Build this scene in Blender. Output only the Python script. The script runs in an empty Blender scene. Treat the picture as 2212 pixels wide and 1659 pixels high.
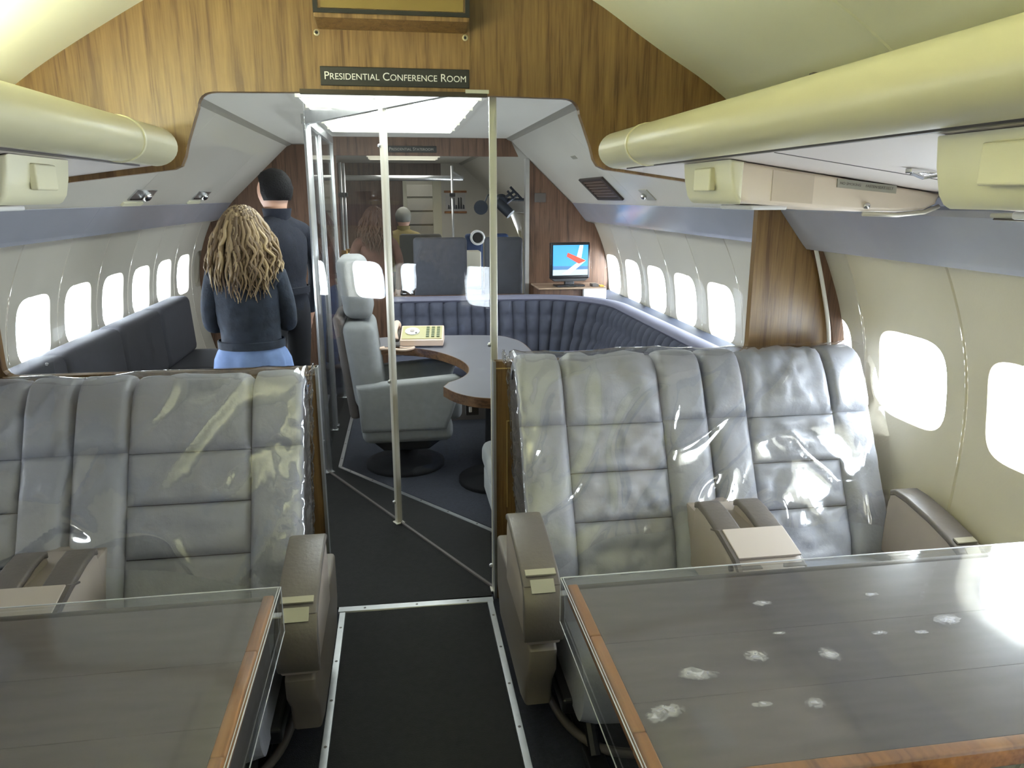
import bpy, bmesh, math, random
from mathutils import Vector, noise, Matrix
random.seed(7)
sc = bpy.context.scene
COL = sc.collection
PI = math.pi

# ------------------------------------------------------------------ camera
CAMZ = 1.6
pitch, yaw = math.radians(14.188), math.radians(8.648)
cam_d = bpy.data.cameras.new('camera'); cam = bpy.data.objects.new('camera', cam_d); COL.objects.link(cam)
cam_d.sensor_width = 36.0; cam_d.lens = 36.0 * 1600 / 2212; cam_d.clip_start = 0.02
fw = Vector((math.sin(yaw) * math.cos(pitch), math.cos(yaw) * math.cos(pitch), -math.sin(pitch)))
rt = Vector((math.cos(yaw), -math.sin(yaw), 0)); upv = rt.cross(fw)
m = Matrix((rt, upv, -fw)).transposed().to_4x4(); m.translation = (0, 0, CAMZ)
cam.matrix_world = m
sc.camera = cam
# ------------------------------------------------------------------ world and exposure
w = bpy.data.worlds.new('overcast_sky'); sc.world = w; w.use_nodes = True
bg = w.node_tree.nodes['Background']; bg.inputs[0].default_value = (0.86, 0.935, 1.0, 1); bg.inputs[1].default_value = 23.0
sc.view_settings.view_transform = 'Standard'; sc.view_settings.look = 'None'
sc.view_settings.gamma = 1.0; sc.view_settings.use_curve_mapping = False
sc.view_settings.exposure = 0.50
sc.cycles.transparent_max_bounces = 40
LAMP_NEAR = 66.0      # fluorescent cove tube on the left rack of the near cabin
LAMP_CONF = 5.5      # fluorescent panel in the conference room
LAMP_FAR = 2.6

# ------------------------------------------------------------------ materials
def C(r, g, b):
    f = lambda v: (v / 255 / 12.92) if v <= 10 else ((v / 255 + .055) / 1.055) ** 2.4
    return (f(r), f(g), f(b), 1)
MATS = {}
def mat(name, col, rough=.5, metal=0, spec=.5, var=0, vscale=8, bump=0, bscale=60, emit=None, coat=0, stretch=None, col2=None):
    if name in MATS: return MATS[name]
    M = bpy.data.materials.new(name); M.use_nodes = True; nt = M.node_tree; b = nt.nodes['Principled BSDF']
    b.inputs['Base Color'].default_value = col; b.inputs['Roughness'].default_value = rough
    b.inputs['Metallic'].default_value = metal; b.inputs['Specular IOR Level'].default_value = spec
    b.inputs['Coat Weight'].default_value = coat
    tc = nt.nodes.new('ShaderNodeTexCoord'); mp = nt.nodes.new('ShaderNodeMapping')
    nt.links.new(tc.outputs['Object'], mp.inputs[0])
    if stretch: mp.inputs['Scale'].default_value = stretch
    if var or col2:
        n = nt.nodes.new('ShaderNodeTexNoise'); n.inputs['Scale'].default_value = vscale; n.inputs['Detail'].default_value = 5
        nt.links.new(mp.outputs[0], n.inputs['Vector'])
        cr = nt.nodes.new('ShaderNodeValToRGB'); cr.color_ramp.elements[0].position = .3; cr.color_ramp.elements[1].position = .7
        c2 = col2 or tuple(min(1, c * (1 + var)) for c in col[:3]) + (1,)
        c1 = col if col2 else tuple(c * (1 - var) for c in col[:3]) + (1,)
        cr.color_ramp.elements[0].color = c1; cr.color_ramp.elements[1].color = c2
        nt.links.new(n.outputs['Fac'], cr.inputs[0]); nt.links.new(cr.outputs[0], b.inputs['Base Color'])
    if bump:
        n = nt.nodes.new('ShaderNodeTexNoise'); n.inputs['Scale'].default_value = bscale; n.inputs['Detail'].default_value = 4
        nt.links.new(mp.outputs[0], n.inputs['Vector'])
        bp = nt.nodes.new('ShaderNodeBump'); bp.inputs['Strength'].default_value = bump; bp.inputs['Distance'].default_value = .01
        nt.links.new(n.outputs['Fac'], bp.inputs['Height']); nt.links.new(bp.outputs[0], b.inputs['Normal'])
    if emit:
        b.inputs['Emission Color'].default_value = emit[:3] + (1,); b.inputs['Emission Strength'].default_value = emit[3]
    MATS[name] = M; return M

def clear(name, tint=(.97, .98, .98, 1), f0=.04, rough=0.0, bump=0, bscale=8, haze=0):
    M = bpy.data.materials.new(name); M.use_nodes = True; nt = M.node_tree; nt.nodes.clear()
    out = nt.nodes.new('ShaderNodeOutputMaterial'); mx = nt.nodes.new('ShaderNodeMixShader')
    tr = nt.nodes.new('ShaderNodeBsdfTransparent'); tr.inputs[0].default_value = tint
    gl = nt.nodes.new('ShaderNodeBsdfGlossy'); gl.inputs['Roughness'].default_value = rough
    lw = nt.nodes.new('ShaderNodeLayerWeight'); lw.inputs[0].default_value = .5
    p = nt.nodes.new('ShaderNodeMath'); p.operation = 'POWER'; p.inputs[1].default_value = 5
    a = nt.nodes.new('ShaderNodeMath'); a.operation = 'MULTIPLY_ADD'; a.inputs[1].default_value = 1 - f0; a.inputs[2].default_value = f0
    nt.links.new(lw.outputs['Facing'], p.inputs[0]); nt.links.new(p.outputs[0], a.inputs[0]); nt.links.new(a.outputs[0], mx.inputs[0])
    body = tr
    if haze:
        d = nt.nodes.new('ShaderNodeBsdfDiffuse'); d.inputs[0].default_value = (.75, .76, .78, 1)
        m2 = nt.nodes.new('ShaderNodeMixShader'); m2.inputs[0].default_value = haze
        nt.links.new(tr.outputs[0], m2.inputs[1]); nt.links.new(d.outputs[0], m2.inputs[2]); body = m2
    nt.links.new(body.outputs[0], mx.inputs[1]); nt.links.new(gl.outputs[0], mx.inputs[2]); nt.links.new(mx.outputs[0], out.inputs[0])
    if bump:
        tc = nt.nodes.new('ShaderNodeTexCoord'); n = nt.nodes.new('ShaderNodeTexNoise'); n.inputs['Scale'].default_value = bscale
        n.inputs['Distortion'].default_value = 1.2
        nt.links.new(tc.outputs['Object'], n.inputs['Vector'])
        bp = nt.nodes.new('ShaderNodeBump'); bp.inputs['Strength'].default_value = bump; bp.inputs['Distance'].default_value = .02
        nt.links.new(n.outputs['Fac'], bp.inputs['Height']); nt.links.new(bp.outputs[0], gl.inputs['Normal'])
    return M

def wood(name, dark, light, rough=.38, scale=1.0, axis='Z'):
    M = bpy.data.materials.new(name); M.use_nodes = True; nt = M.node_tree; b = nt.nodes['Principled BSDF']
    tc = nt.nodes.new('ShaderNodeTexCoord'); mp = nt.nodes.new('ShaderNodeMapping')
    s = {'Z': (27, 27, 1.3), 'Y': (16, 1.1, 16), 'X': (1.1, 16, 16)}[axis]
    mp.inputs['Scale'].default_value = [v * scale for v in s]
    nt.links.new(tc.outputs['Object'], mp.inputs[0])
    n1 = nt.nodes.new('ShaderNodeTexNoise'); n1.inputs['Scale'].default_value = 1.0; n1.inputs['Detail'].default_value = 6; n1.inputs['Distortion'].default_value = .9
    n2 = nt.nodes.new('ShaderNodeTexNoise'); n2.inputs['Scale'].default_value = 6.0; n2.inputs['Detail'].default_value = 3
    nt.links.new(mp.outputs[0], n1.inputs['Vector']); nt.links.new(mp.outputs[0], n2.inputs['Vector'])
    mx = nt.nodes.new('ShaderNodeMath'); mx.operation = 'MULTIPLY_ADD'; mx.inputs[1].default_value = .6
    sub = nt.nodes.new('ShaderNodeMath'); sub.operation = 'SUBTRACT'; sub.inputs[1].default_value = .5
    nt.links.new(n2.outputs['Fac'], sub.inputs[0]); nt.links.new(sub.outputs[0], mx.inputs[0]); nt.links.new(n1.outputs['Fac'], mx.inputs[2])
    cr = nt.nodes.new('ShaderNodeValToRGB'); e = cr.color_ramp.elements
    e[0].position = .30; e[0].color = dark; e[1].position = .72; e[1].color = light
    mid = e.new(.47); mid.color = tuple(.45 * d + .55 * l for d, l in zip(dark, light))
    nt.links.new(mx.outputs[0], cr.inputs[0]); nt.links.new(cr.outputs[0], b.inputs['Base Color'])
    b.inputs['Roughness'].default_value = rough
    bp = nt.nodes.new('ShaderNodeBump'); bp.inputs['Strength'].default_value = .08; bp.inputs['Distance'].default_value = .004
    nt.links.new(n2.outputs['Fac'], bp.inputs['Height']); nt.links.new(bp.outputs[0], b.inputs['Normal'])
    MATS[name] = M; return M

WOOD = wood('teak_veneer', C(86, 60, 34), C(129, 102, 63))
WOODC = wood('teak_panel', C(88, 62, 36), C(134, 105, 66), scale=1.15)
WOODD = wood('dark_wood', C(70, 48, 35), C(118, 88, 68), rough=.45)
WOODT = wood('oak_edging', C(128, 76, 34), C(188, 128, 68), rough=.4, axis='Y')
CREAM = mat('cream_wall_panel', C(214, 207, 186), .55, var=.03, vscale=3, bump=.05, bscale=120)
CREAMW = mat('pale_wall_panel', C(205, 200, 186), .55, var=.03, vscale=3, bump=.05, bscale=120)
CEIL = mat('ceiling_cream', C(226, 226, 200), .5, var=.03, vscale=2)
CEILW = mat('ceiling_white', C(214, 211, 200), .45, var=.02, vscale=2)
SLOPE = mat('slope_panel_white', C(206, 202, 190), .35, var=.02, vscale=2)
BLUEG = mat('valance_blue_grey', C(166, 168, 178), .18, var=.04, vscale=5)
TUBE = mat('rack_rim_cream', C(202, 197, 164), .38, var=.02)
SHELF = mat('rack_underside', C(214, 206, 200), .5)
PSU = mat('service_unit_cream', C(226, 222, 192), .4)
PSUS = mat('service_unit_side', C(222, 208, 190), .35)
PSUG = mat('sign_plate_grey', C(164, 162, 148), .4)
INK = mat('ink_grey', C(112, 110, 100), .6)
BLACK = mat('black_plastic', C(22, 22, 24), .35)
BLACKM = mat('black_rubber_mat', C(20, 20, 18), .75, spec=.25, var=.25, vscale=40, bump=.15, bscale=200)
CARPET = mat('navy_carpet', C(26, 29, 40), .95, var=.3, vscale=90, bump=.5, bscale=300)
CARPETG = mat('slate_carpet', C(38, 41, 50), .95, var=.25, vscale=90, bump=.5, bscale=300)
ALU = mat('aluminium', C(196, 198, 198), .3, metal=.85, var=.05, vscale=20)
ALUC = mat('cream_aluminium', C(206, 202, 188), .35, metal=.25)
CHROME = mat('chrome', C(225, 225, 225), .12, metal=1)
BRASS = mat('brass', C(180, 140, 70), .3, metal=1)
LEATHER = mat('grey_leather', C(160, 163, 172), .42, var=.08, vscale=6, bump=.22, bscale=45)
LEATHERD = mat('taupe_leather', C(102, 96, 92), .4, var=.06, vscale=8, bump=.1, bscale=80)
PLASTICT = mat('taupe_plastic', C(168, 158, 150), .45, var=.03)
PLASTICD = mat('dark_taupe_plastic', C(88, 82, 78), .5)
LAMINATE = mat('taupe_laminate', C(103, 96, 97), .3, var=.16, vscale=5, stretch=(1.5, 8, 8))
SIGNB = mat('sign_black', C(28, 28, 28), .45)
SIGNW = mat('sign_white', C(222, 222, 218), .5)
SOFA = mat('slate_blue_cloth', C(66, 69, 84), .85, var=.1, vscale=30, bump=.2, bscale=250)
SOFAP = mat('slate_blue_piping', C(112, 112, 130), .7)
CHAIR = mat('pale_grey_cloth', C(138, 140, 140), .8, var=.06, vscale=30, bump=.15, bscale=250)
TABLEG = mat('grey_laminate', C(112, 112, 118), .3, var=.05, vscale=8)
PHONE = mat('phone_beige', C(222, 196, 176), .4)
PHONEF = mat('phone_face', C(176, 170, 120), .5)
WHITE = mat('white_plastic', C(228, 228, 226), .4)
SHADE = mat('window_shade', C(196, 190, 172), .6)
GLASSW = clear('window_acrylic', (.98, .99, 1, 1), .04)
PLEXI = clear('clear_acrylic', (.955, .962, .965, 1), .006, .004)
PLEXIS = clear('scuffed_acrylic', (.95, .955, .96, 1), .045, .07, haze=.05)
VINYL = clear('clear_vinyl', (.985, .985, .985, 1), .17, .07, bump=.10, bscale=6)

# ------------------------------------------------------------------ object helpers
ORG = {}
def thing(name, label, cat, loc=(0, 0, 0), group=None, kind=None):
    o = bpy.data.objects.new(name, None); COL.objects.link(o); o.location = loc; o.empty_display_size = .1
    ORG[o.name] = Vector(loc)
    if label: o['label'] = label
    if cat: o['category'] = cat
    if group: o['group'] = group
    if kind: o['kind'] = kind
    return o
def tag(o, label, cat, group=None):
    o['label'] = label; o['category'] = cat
    if group: o['group'] = group
    return o
def struct(o):
    o['kind'] = 'structure'; return o
def obj(name, verts, faces, material, parent=None, smooth=False, at=None, auto=None):
    """one mesh object; VERTS in world space. Top-level meshes get their origin at AT (or their base centre)."""
    org = ORG[parent.name] if parent else None
    if org is None:
        if at is None:
            xs = [v[0] for v in verts]; ys = [v[1] for v in verts]; zs = [v[2] for v in verts]
            at = ((min(xs) + max(xs)) / 2, (min(ys) + max(ys)) / 2, min(zs))
        org = Vector(at)
    me = bpy.data.meshes.new(name)
    me.from_pydata([(v[0] - org[0], v[1] - org[1], v[2] - org[2]) for v in verts], [], faces)
    mats = material if isinstance(material, (list, tuple)) else [material]
    for mm in mats: me.materials.append(mm)
    bm = bmesh.new(); bm.from_mesh(me); bmesh.ops.recalc_face_normals(bm, faces=bm.faces); bm.to_mesh(me); bm.free()
    if smooth: me.polygons.foreach_set('use_smooth', [True] * len(me.polygons))
    if auto is not None:
        me.polygons.foreach_set('use_smooth', [True] * len(me.polygons))
        me.set_sharp_from_angle(angle=math.radians(auto))
    o = bpy.data.objects.new(name, me); COL.objects.link(o)
    if parent: o.parent = parent
    else: o.location = org
    ORG[o.name] = org
    return o
def merge(*parts):
    V, F = [], []
    for v, f in parts:
        k = len(V); V += list(v); F += [tuple(i + k for i in q) for q in f]
    return V, F
def box(x0, x1, y0, y1, z0, z1):
    V = [(x, y, z) for z in (z0, z1) for y in (y0, y1) for x in (x0, x1)]
    return V, [(0, 2, 3, 1), (4, 5, 7, 6), (0, 1, 5, 4), (2, 6, 7, 3), (0, 4, 6, 2), (1, 3, 7, 5)]
def rbox(x0, x1, y0, y1, z0, z1, r=.01, seg=3):
    bm = bmesh.new(); V, F = box(x0, x1, y0, y1, z0, z1)
    vs = [bm.verts.new(v) for v in V]
    for f in F: bm.faces.new([vs[i] for i in f])
    r = min(r, .49 * min(abs(x1 - x0), abs(y1 - y0), abs(z1 - z0)))
    bmesh.ops.bevel(bm, geom=bm.edges[:], offset=r, segments=seg, profile=.5, affect='EDGES')
    bm.verts.index_update()
    V = [tuple(v.co) for v in bm.verts]; F = [tuple(v.index for v in f.verts) for f in bm.faces]; bm.free(); return V, F
def rot(part, center, axis, ang):
    R = Matrix.Rotation(ang, 3, axis); c = Vector(center)
    return [tuple(R @ (Vector(v) - c) + c) for v in part[0]], part[1]
def move(part, d):
    return [(v[0] + d[0], v[1] + d[1], v[2] + d[2]) for v in part[0]], part[1]
def prism(pts, axis, a, b, bev=0, seg=2):
    """2-D polygon swept between A and B along AXIS: 'Y' takes (x,z), 'X' takes (y,z), 'Z' takes (x,y)."""
    def P(p, t): return {'Y': (p[0], t, p[1]), 'X': (t, p[0], p[1]), 'Z': (p[0], p[1], t)}[axis]
    bm = bmesh.new()
    lo = [bm.verts.new(P(p, a)) for p in pts]; hi = [bm.verts.new(P(p, b)) for p in pts]
    n = len(pts)
    bm.faces.new(lo); bm.faces.new(hi[::-1])
    for i in range(n): bm.faces.new((lo[i], hi[i], hi[(i + 1) % n], lo[(i + 1) % n]))
    bmesh.ops.recalc_face_normals(bm, faces=bm.faces)
    if bev:
        ed = [e for e in bm.edges if (e.verts[0] in lo) == (e.verts[1] in lo)]
        bmesh.ops.bevel(bm, geom=ed, offset=bev, segments=seg, profile=.5, affect='EDGES')
    bmesh.ops.triangulate(bm, faces=[f for f in bm.faces if len(f.verts) > 4])
    bm.verts.index_update()
    V = [tuple(v.co) for v in bm.verts]; F = [tuple(v.index for v in f.verts) for f in bm.faces]; bm.free(); return V, F
def tube(path, r, n=10, cap=True):
    path = [Vector(p) for p in path]; V, F = [], []
    rs = r if isinstance(r, (list, tuple)) else [r] * len(path)
    ref = None
    for i, p in enumerate(path):
        t = (path[min(i + 1, len(path) - 1)] - path[max(i - 1, 0)]).normalized()
        if ref is None: ref = t.orthogonal().normalized()
        ref = (ref - t * ref.dot(t))
        ref = ref.normalized() if ref.length > 1e-6 else t.orthogonal().normalized()
        b = t.cross(ref)
        for k in range(n):
            a = 2 * PI * k / n; V.append(tuple(p + (ref * math.cos(a) + b * math.sin(a)) * rs[i]))
    for i in range(len(path) - 1):
        for k in range(n):
            k2 = (k + 1) % n; F.append((i * n + k, i * n + k2, (i + 1) * n + k2, (i + 1) * n + k))
    if cap: F.append(tuple(range(n))[::-1]); F.append(tuple((len(path) - 1) * n + k for k in range(n)))
    return V, F
def loft(rings, close=True, cap=True):
    n = len(rings[0]); V = [tuple(p) for r in rings for p in r]; F = []
    for i in range(len(rings) - 1):
        for k in range(n if close else n - 1):
            k2 = (k + 1) % n; F.append((i * n + k, i * n + k2, (i + 1) * n + k2, (i + 1) * n + k))
    if cap and close: F.append(tuple(range(n))[::-1]); F.append(tuple((len(rings) - 1) * n + k for k in range(n)))
    return V, F
def lathe(c, prof, n=24, axis='Z'):
    rings = []
    for r, h in prof:
        ring = []
        for k in range(n):
            a = 2 * PI * k / n; u, v = r * math.cos(a), r * math.sin(a)
            ring.append({'Z': (c[0] + u, c[1] + v, c[2] + h), 'Y': (c[0] + u, c[1] + h, c[2] + v), 'X': (c[0] + h, c[1] + u, c[2] + v)}[axis])
        rings.append(ring)
    return loft(rings)
def smoothline(pts, n=8):
    out = []
    P = [Vector(p) for p in pts]
    for i in range(len(P) - 1):
        p0, p1, p2, p3 = P[max(i - 1, 0)], P[i], P[i + 1], P[min(i + 2, len(P) - 1)]
        for k in range(n):
            t = k / n
            out.append(.5 * ((2 * p1) + (p2 - p0) * t + (2 * p0 - 5 * p1 + 4 * p2 - p3) * t * t + (3 * p1 - p0 - 3 * p2 + p3) * t ** 3))
    out.append(P[-1]); return out
class Curve:
    """arc-length lookup along a 2-D polyline"""
    def __init__(s, pts):
        s.p = [Vector(q) for q in pts]; s.a = [0]
        for i in range(1, len(s.p)): s.a.append(s.a[-1] + (s.p[i] - s.p[i - 1]).length)
        s.L = s.a[-1]
    def at(s, t):
        t = max(0, min(s.L, t))
        for i in range(1, len(s.a)):
            if t <= s.a[i] or i == len(s.a) - 1:
                d = s.a[i] - s.a[i - 1]; return s.p[i - 1].lerp(s.p[i], (t - s.a[i - 1]) / d if d else 0)
    def nrm(s, t, e=.01):
        d = s.at(t + e) - s.at(t - e); d.normalize(); return Vector((-d.y, d.x))
    def find(s, val, k=1):
        if not hasattr(s, 'tab'): s.tab = [(s.L * i / 400, s.at(s.L * i / 400)) for i in range(401)]
        return min((abs(p[k] - val), t) for t, p in s.tab)[1]
def text_mesh(name, s, size, origin, xdir, ydir, material, parent, depth=.0012, smallcaps=False, align='CENTER', spacing=1.0):
    cu = bpy.data.curves.new(name, 'FONT'); cu.body = s; cu.size = size; cu.align_x = align; cu.align_y = 'CENTER'
    cu.extrude = depth; cu.space_character = spacing
    if smallcaps:
        cu.small_caps_scale = .8
        for i, ch in enumerate(s):
            if ch.islower(): cu.body_format[i].use_small_caps = True
    t = bpy.data.objects.new(name, cu); COL.objects.link(t)
    dg = bpy.context.evaluated_depsgraph_get(); me = bpy.data.meshes.new_from_object(t.evaluated_get(dg))
    bpy.data.objects.remove(t); bpy.data.curves.remove(cu)
    X = Vector(xdir).normalized(); Y = Vector(ydir).normalized(); Z = X.cross(Y); o0 = Vector(origin)
    V = [tuple(o0 + X * v.co.x + Y * v.co.y + Z * v.co.z) for v in me.vertices]; F = [tuple(p.vertices) for p in me.polygons]
    bpy.data.meshes.remove(me)
    return obj(name, V, F, material, parent)

# ================================================================== STRUCTURE
YB = 2.718           # front face of the bulkhead
Y2 = 6.2             # second bulkhead
Y3 = 10.9            # far end
YN = -2.75           # wall behind the camera
floor = struct(obj('floor', *box(-1.75, 1.75, YN, Y3 + 3, -.06, 0), CARPET))
# side walls, bay by bay, each bay a panel with its own window
PROF = Curve([(p.x, p.y) for p in smoothline([(1.615, 1.43, 0), (1.655, 1.36, 0), (1.715, 1.22, 0), (1.752, 1.1, 0), (1.775, .97, 0), (1.783, .82, 0), (1.775, .62, 0), (1.74, .38, 0), (1.68, .15, 0), (1.63, 0, 0)], 6)])
SW = PROF.find(.975); BAY = .53; WA, WB = .178, .162
def wall_pt(side, y, s, d):
    p = PROF.at(s); n = PROF.nrm(s); return (side * (p.x + n.x * d * -1), y, p.y - n.y * d)
def sq(a, n=4.2):
    c, s_ = math.cos(a), math.sin(a); return (math.copysign(abs(c) ** (2 / n), c), math.copysign(abs(s_) ** (2 / n), s_))
nq = PROF.nrm(SW); OUT = -1 if nq.x > 0 else 1   # sign that makes a positive depth go outwards
def wp(side, y, s, d):
    p = PROF.at(s); n = PROF.nrm(s); k = -1 if n.x < 0 else 1
    return (side * (p.x + k * n.x * d), y, p.y + k * n.y * d)
wall_count = [0]
def bay(side, yc, wallroot, material, shade=0, window=True):
    h = BAY / 2; s0, s1 = 0.0, PROF.L; V, F = [], []
    mid0, mid1 = SW - .24, SW + .24
    def grid(sa, sb, ns, ny=6):
        k = len(V)
        for i in range(ns + 1):
            for j in range(ny + 1):
                y = -h + 2 * h * j / ny; d = .007 if j in (0, ny) else 0
                if j == 1: y = -h + .006
                if j == ny - 1: y = h - .006
                V.append(wp(side, yc + y, sa + (sb - sa) * i / ns, d))
        for i in range(ns):
            for j in range(ny):
                a = k + i * (ny + 1) + j; F.append((a, a + 1, a + ny + 2, a + ny + 1))
    if not window:
        grid(s0, s1, 20)
        return obj('wall_panel', V, F, material, wallroot, smooth=True)
    grid(s0, mid0, 5); grid(mid1, s1, 8)
    k = len(V); N = 48; K = 6
    hw = h - .006
    for j in range(K + 1):
        for i in range(N):
            a = 2 * PI * i / N + PI / 4; e = sq(a)
            hx, hs = WA * e[0], WB * e[1]
            mxx = max(abs(math.cos(a)), abs(math.sin(a))); ox, os_ = hw * math.cos(a) / mxx, .24 * math.sin(a) / mxx
            t = j / K; V.append(wp(side, yc + hx + (ox - hx) * t, SW + hs + (os_ - hs) * t, .005 * (1 - t) ** 4 * 0))
    for j in range(K):
        for i in range(N):
            i2 = (i + 1) % N; F.append((k + j * N + i, k + j * N + i2, k + (j + 1) * N + i2, k + (j + 1) * N + i))
    for sg in (-1, 1):   # groove strips beside the window zone
        k = len(V)
        for i in range(13):
            s = mid0 + (mid1 - mid0) * i / 12
            V.append(wp(side, yc + sg * hw, s, 0)); V.append(wp(side, yc + sg * h, s, .007))
        for i in range(12): F.append((k + 2 * i, k + 2 * i + 1, k + 2 * i + 3, k + 2 * i + 2))
    obj('wall_panel', V, F, material, wallroot, auto=25)
    # window: rounded reveal, gasket, pane
    wall_count[0] += 1; n = wall_count[0]
    c = wp(side, yc, SW, 0)
    wr = struct(thing('window_%d' % n, None, None, c))
    rings = []
    for sc_, d in ((1.0, 0.0), (.985, .004), (.95, .016), (.92, .04), (.90, .075), (.86, .078)):
        rings.append([wp(side, yc + WA * sc_ * sq(2 * PI * i / N)[0], SW + WB * sc_ * sq(2 * PI * i / N)[1], d) for i in range(N)])
    obj('window_frame', *loft(rings, cap=False), material, wr, smooth=True)
    P = []
    for d in (.074, .079):
        P.append([wp(side, yc + WA * .88 * sq(2 * PI * i / N)[0], SW + WB * .88 * sq(2 * PI * i / N)[1], d) for i in range(N)])
    obj('pane', *loft(P), GLASSW, wr)
    if shade > 0:
        y0, y1 = yc - WA * .93, yc + WA * .93; sA, sB = SW - WB * .95, SW - WB * .95 + 2 * WB * .95 * shade
        R = []
        for d in (.05, .056):
            ring = [wp(side, y0, sA, d), wp(side, y1, sA, d), wp(side, y1, sB, d), wp(side, y0, sB, d)]
            R.append(ring)
        obj('shade', *loft(R), SHADE, wr)
        obj('added_shade_handle', *tube([wp(side, yc - .05, sB - .012, .046), wp(side, yc + .05, sB - .012, .046)], .005, 6), SHADE, wr)
    # light portal just outside the pane (sampling aid for the sky, emits nothing itself)
    if shade < .99:
        ld = bpy.data.lights.new('sky_portal', 'AREA'); ld.shape = 'RECTANGLE'; ld.size = 2 * WA; ld.size_y = 2 * WB; ld.cycles.is_portal = True
        lo = bpy.data.objects.new('sky_portal', ld); COL.objects.link(lo); lo.parent = wr
        q = wp(side, yc, SW, .10); lo.location = Vector(q) - Vector(c)
        nn = Vector(wp(side, yc, SW, 0)) - Vector(q); nn.normalize()
        lo.rotation_euler = nn.to_track_quat('-Z', 'Y').to_euler(); lo.rotation_euler.rotate_axis('Z', 0)
WALLS = {}
for side, nm in ((1, 'wall_right'), (-1, 'wall_left')):
    WALLS[side] = struct(thing(nm, None, None, (side * 1.78, 2.7, 0)))
for side in (1, -1):
    k = -9
    while True:
        yc = 2.30 + BAY * k
        if yc > 10.8: break
        conf = yc > 2.75
        sh = 0
        if side == -1 and yc < 2.6: sh = {0: .62, -1: 1, -2: .7, -3: 1, -4: 1, -5: 1, -6: 1}.get(k, 1)  # unseen shades, added to weaken daylight from the left
        if yc > 9 or (side < 0 and yc > 7): sh = 1  # shades added to darken the windows further aft
        bay(side, yc, WALLS[side], CREAMW if conf else CREAM, sh)
        k += 1
# blue-grey valance above the windows, in lengths
for side in (1, -1):
    for y0, y1 in ((YN, -.88), (-.88, .71), (.71, YB), (YB + .04, 4.05 if side < 0 else 4.95), (4.05 if side < 0 else 4.95, Y2), (Y2, Y3)):
        s = [(1.452, 1.548), (1.49, 1.50), (1.555, 1.42), (1.572, 1.402), (1.585, 1.40), (1.66, 1.42), (1.66, 1.68), (1.535, 1.68), (1.535, 1.575), (1.46, 1.565)]
        V, F = prism([(side * a, b) for a, b in s], 'Y', y0 + .0008, y1 - .0008)
        obj('valance_panel', V, F, BLUEG, WALLS[side])
# ceiling of the near cabin: transverse panels of a shallow vault
ARC = Curve([(p.x, p.y) for p in smoothline([(1.52, 1.62, 0), (1.40, 1.77, 0), (1.243, 1.912, 0), (1.114, 2.005, 0), (.965, 2.09, 0), (.849, 2.16, 0), (.70, 2.252, 0), (.45, 2.37, 0), (.2, 2.435, 0), (0, 2.45, 0), (-.2, 2.435, 0), (-.45, 2.36, 0), (-.70, 2.24, 0), (-.877, 2.14, 0), (-1.067, 2.024, 0), (-1.2, 1.93, 0), (-1.40, 1.77, 0), (-1.52, 1.62, 0)], 4)])
ceiling = struct(thing('ceiling', None, None, (0, 0, 2.45)))
edges = [YN, -1.4, -.34, .72, 1.78, YB + .03]
for a, b in zip(edges[:-1], edges[1:]):
    V, F = [], []; n = 60
    ys = [a, a + .006, b - .006, b]
    for i in range(n + 1):
        s = ARC.L * i / n; p = ARC.at(s)
        for j, y in enumerate(ys):
            V.append((p.x, y, p.y + (.006 if j in (0, 3) else 0)))
    for i in range(n):
        for j in range(3): q = i * 4 + j; F.append((q, q + 1, q + 5, q + 4))
    obj('ceiling_panel', V, F, CEIL, ceiling, auto=25)
struct(obj('wall_back', *box(-1.85, 1.85, YN - .05, YN, 0, 2.5), CREAM))
# conference room and stateroom ceiling: flat centre and sloped sides
cz, cx_, sx, sz = 2.055, .915, 1.47, 1.535
struct(obj('ceiling', *box(-cx_ - .03, cx_ + .03, YB + .035, Y3, cz, cz + .05), CEILW))
for side, nm in ((1, 'trim_1'), (-1, 'trim_2')):
    r = struct(thing(nm, None, None, (side * 1.2, 4, 1.8)))
    for a, b in ((YB + .035, 4.42), (4.42, Y2), (Y2, 8.5), (8.5, Y3)):
        V, F = prism([(side * cx_, cz), (side * sx, sz), (side * (sx + .03), sz + .03), (side * (cx_ + .03), cz + .04)], 'Y', a + .001, b - .001)
        obj('slope_panel', V, F, SLOPE, r)
    V, F = prism([(side * (cx_ - .025), cz + .002), (side * (cx_ + .03), cz + .002), (side * (cx_ + .02), cz - .022), (side * (cx_ - .005), cz - .012)], 'Y', YB + .04, Y3)
    obj('cove_trim', V, F, mat('grey_trim', C(150, 146, 134), .5), r)

# ---------------- bulkhead with the doorway and the two cut-outs
def arc_pts(c, r, a0, a1, n=6):
    return [(c[0] + r * math.cos(math.radians(a0 + (a1 - a0) * i / n)), c[1] + r * math.sin(math.radians(a0 + (a1 - a0) * i / n))) for i in range(n + 1)]
DL, DR, DT, SILL = -.300, .335, 1.942, .995
wing = lambda x: 1.693 - (x - .76) * .132
def side_cut(door, k=0):   # right-hand cut-out, from the door head outwards round to the sill (all x positive)
    q = [(door, 1.940), (.60, 1.936)]
    q += arc_pts((.607, 1.885), .05, 80, 0, 5)
    q += [(.675, 1.84), (.70, 1.775)]
    q += [(.712, 1.732), (.728, 1.708), (.755, 1.696)]
    q += [(1.063, wing(1.063)), (1.33, wing(1.33)), (1.36, wing(1.36) - .03)]
    q += [(1.362, 1.06)] + arc_pts((1.327, 1.03), .035, 0, -90, 4) + [(door, SILL)]
    if k: q = [(x if x < .5 or x > 1.2 else x - k * max(0, 1 - max(0, x - .76) / .3), z - (.008 if .70 < x < 1.3 and z < 1.72 else 0)) for x, z in q]
    return q
R = side_cut(DR); L = [(-x, z) for x, z in side_cut(-DL, .022)]
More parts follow.
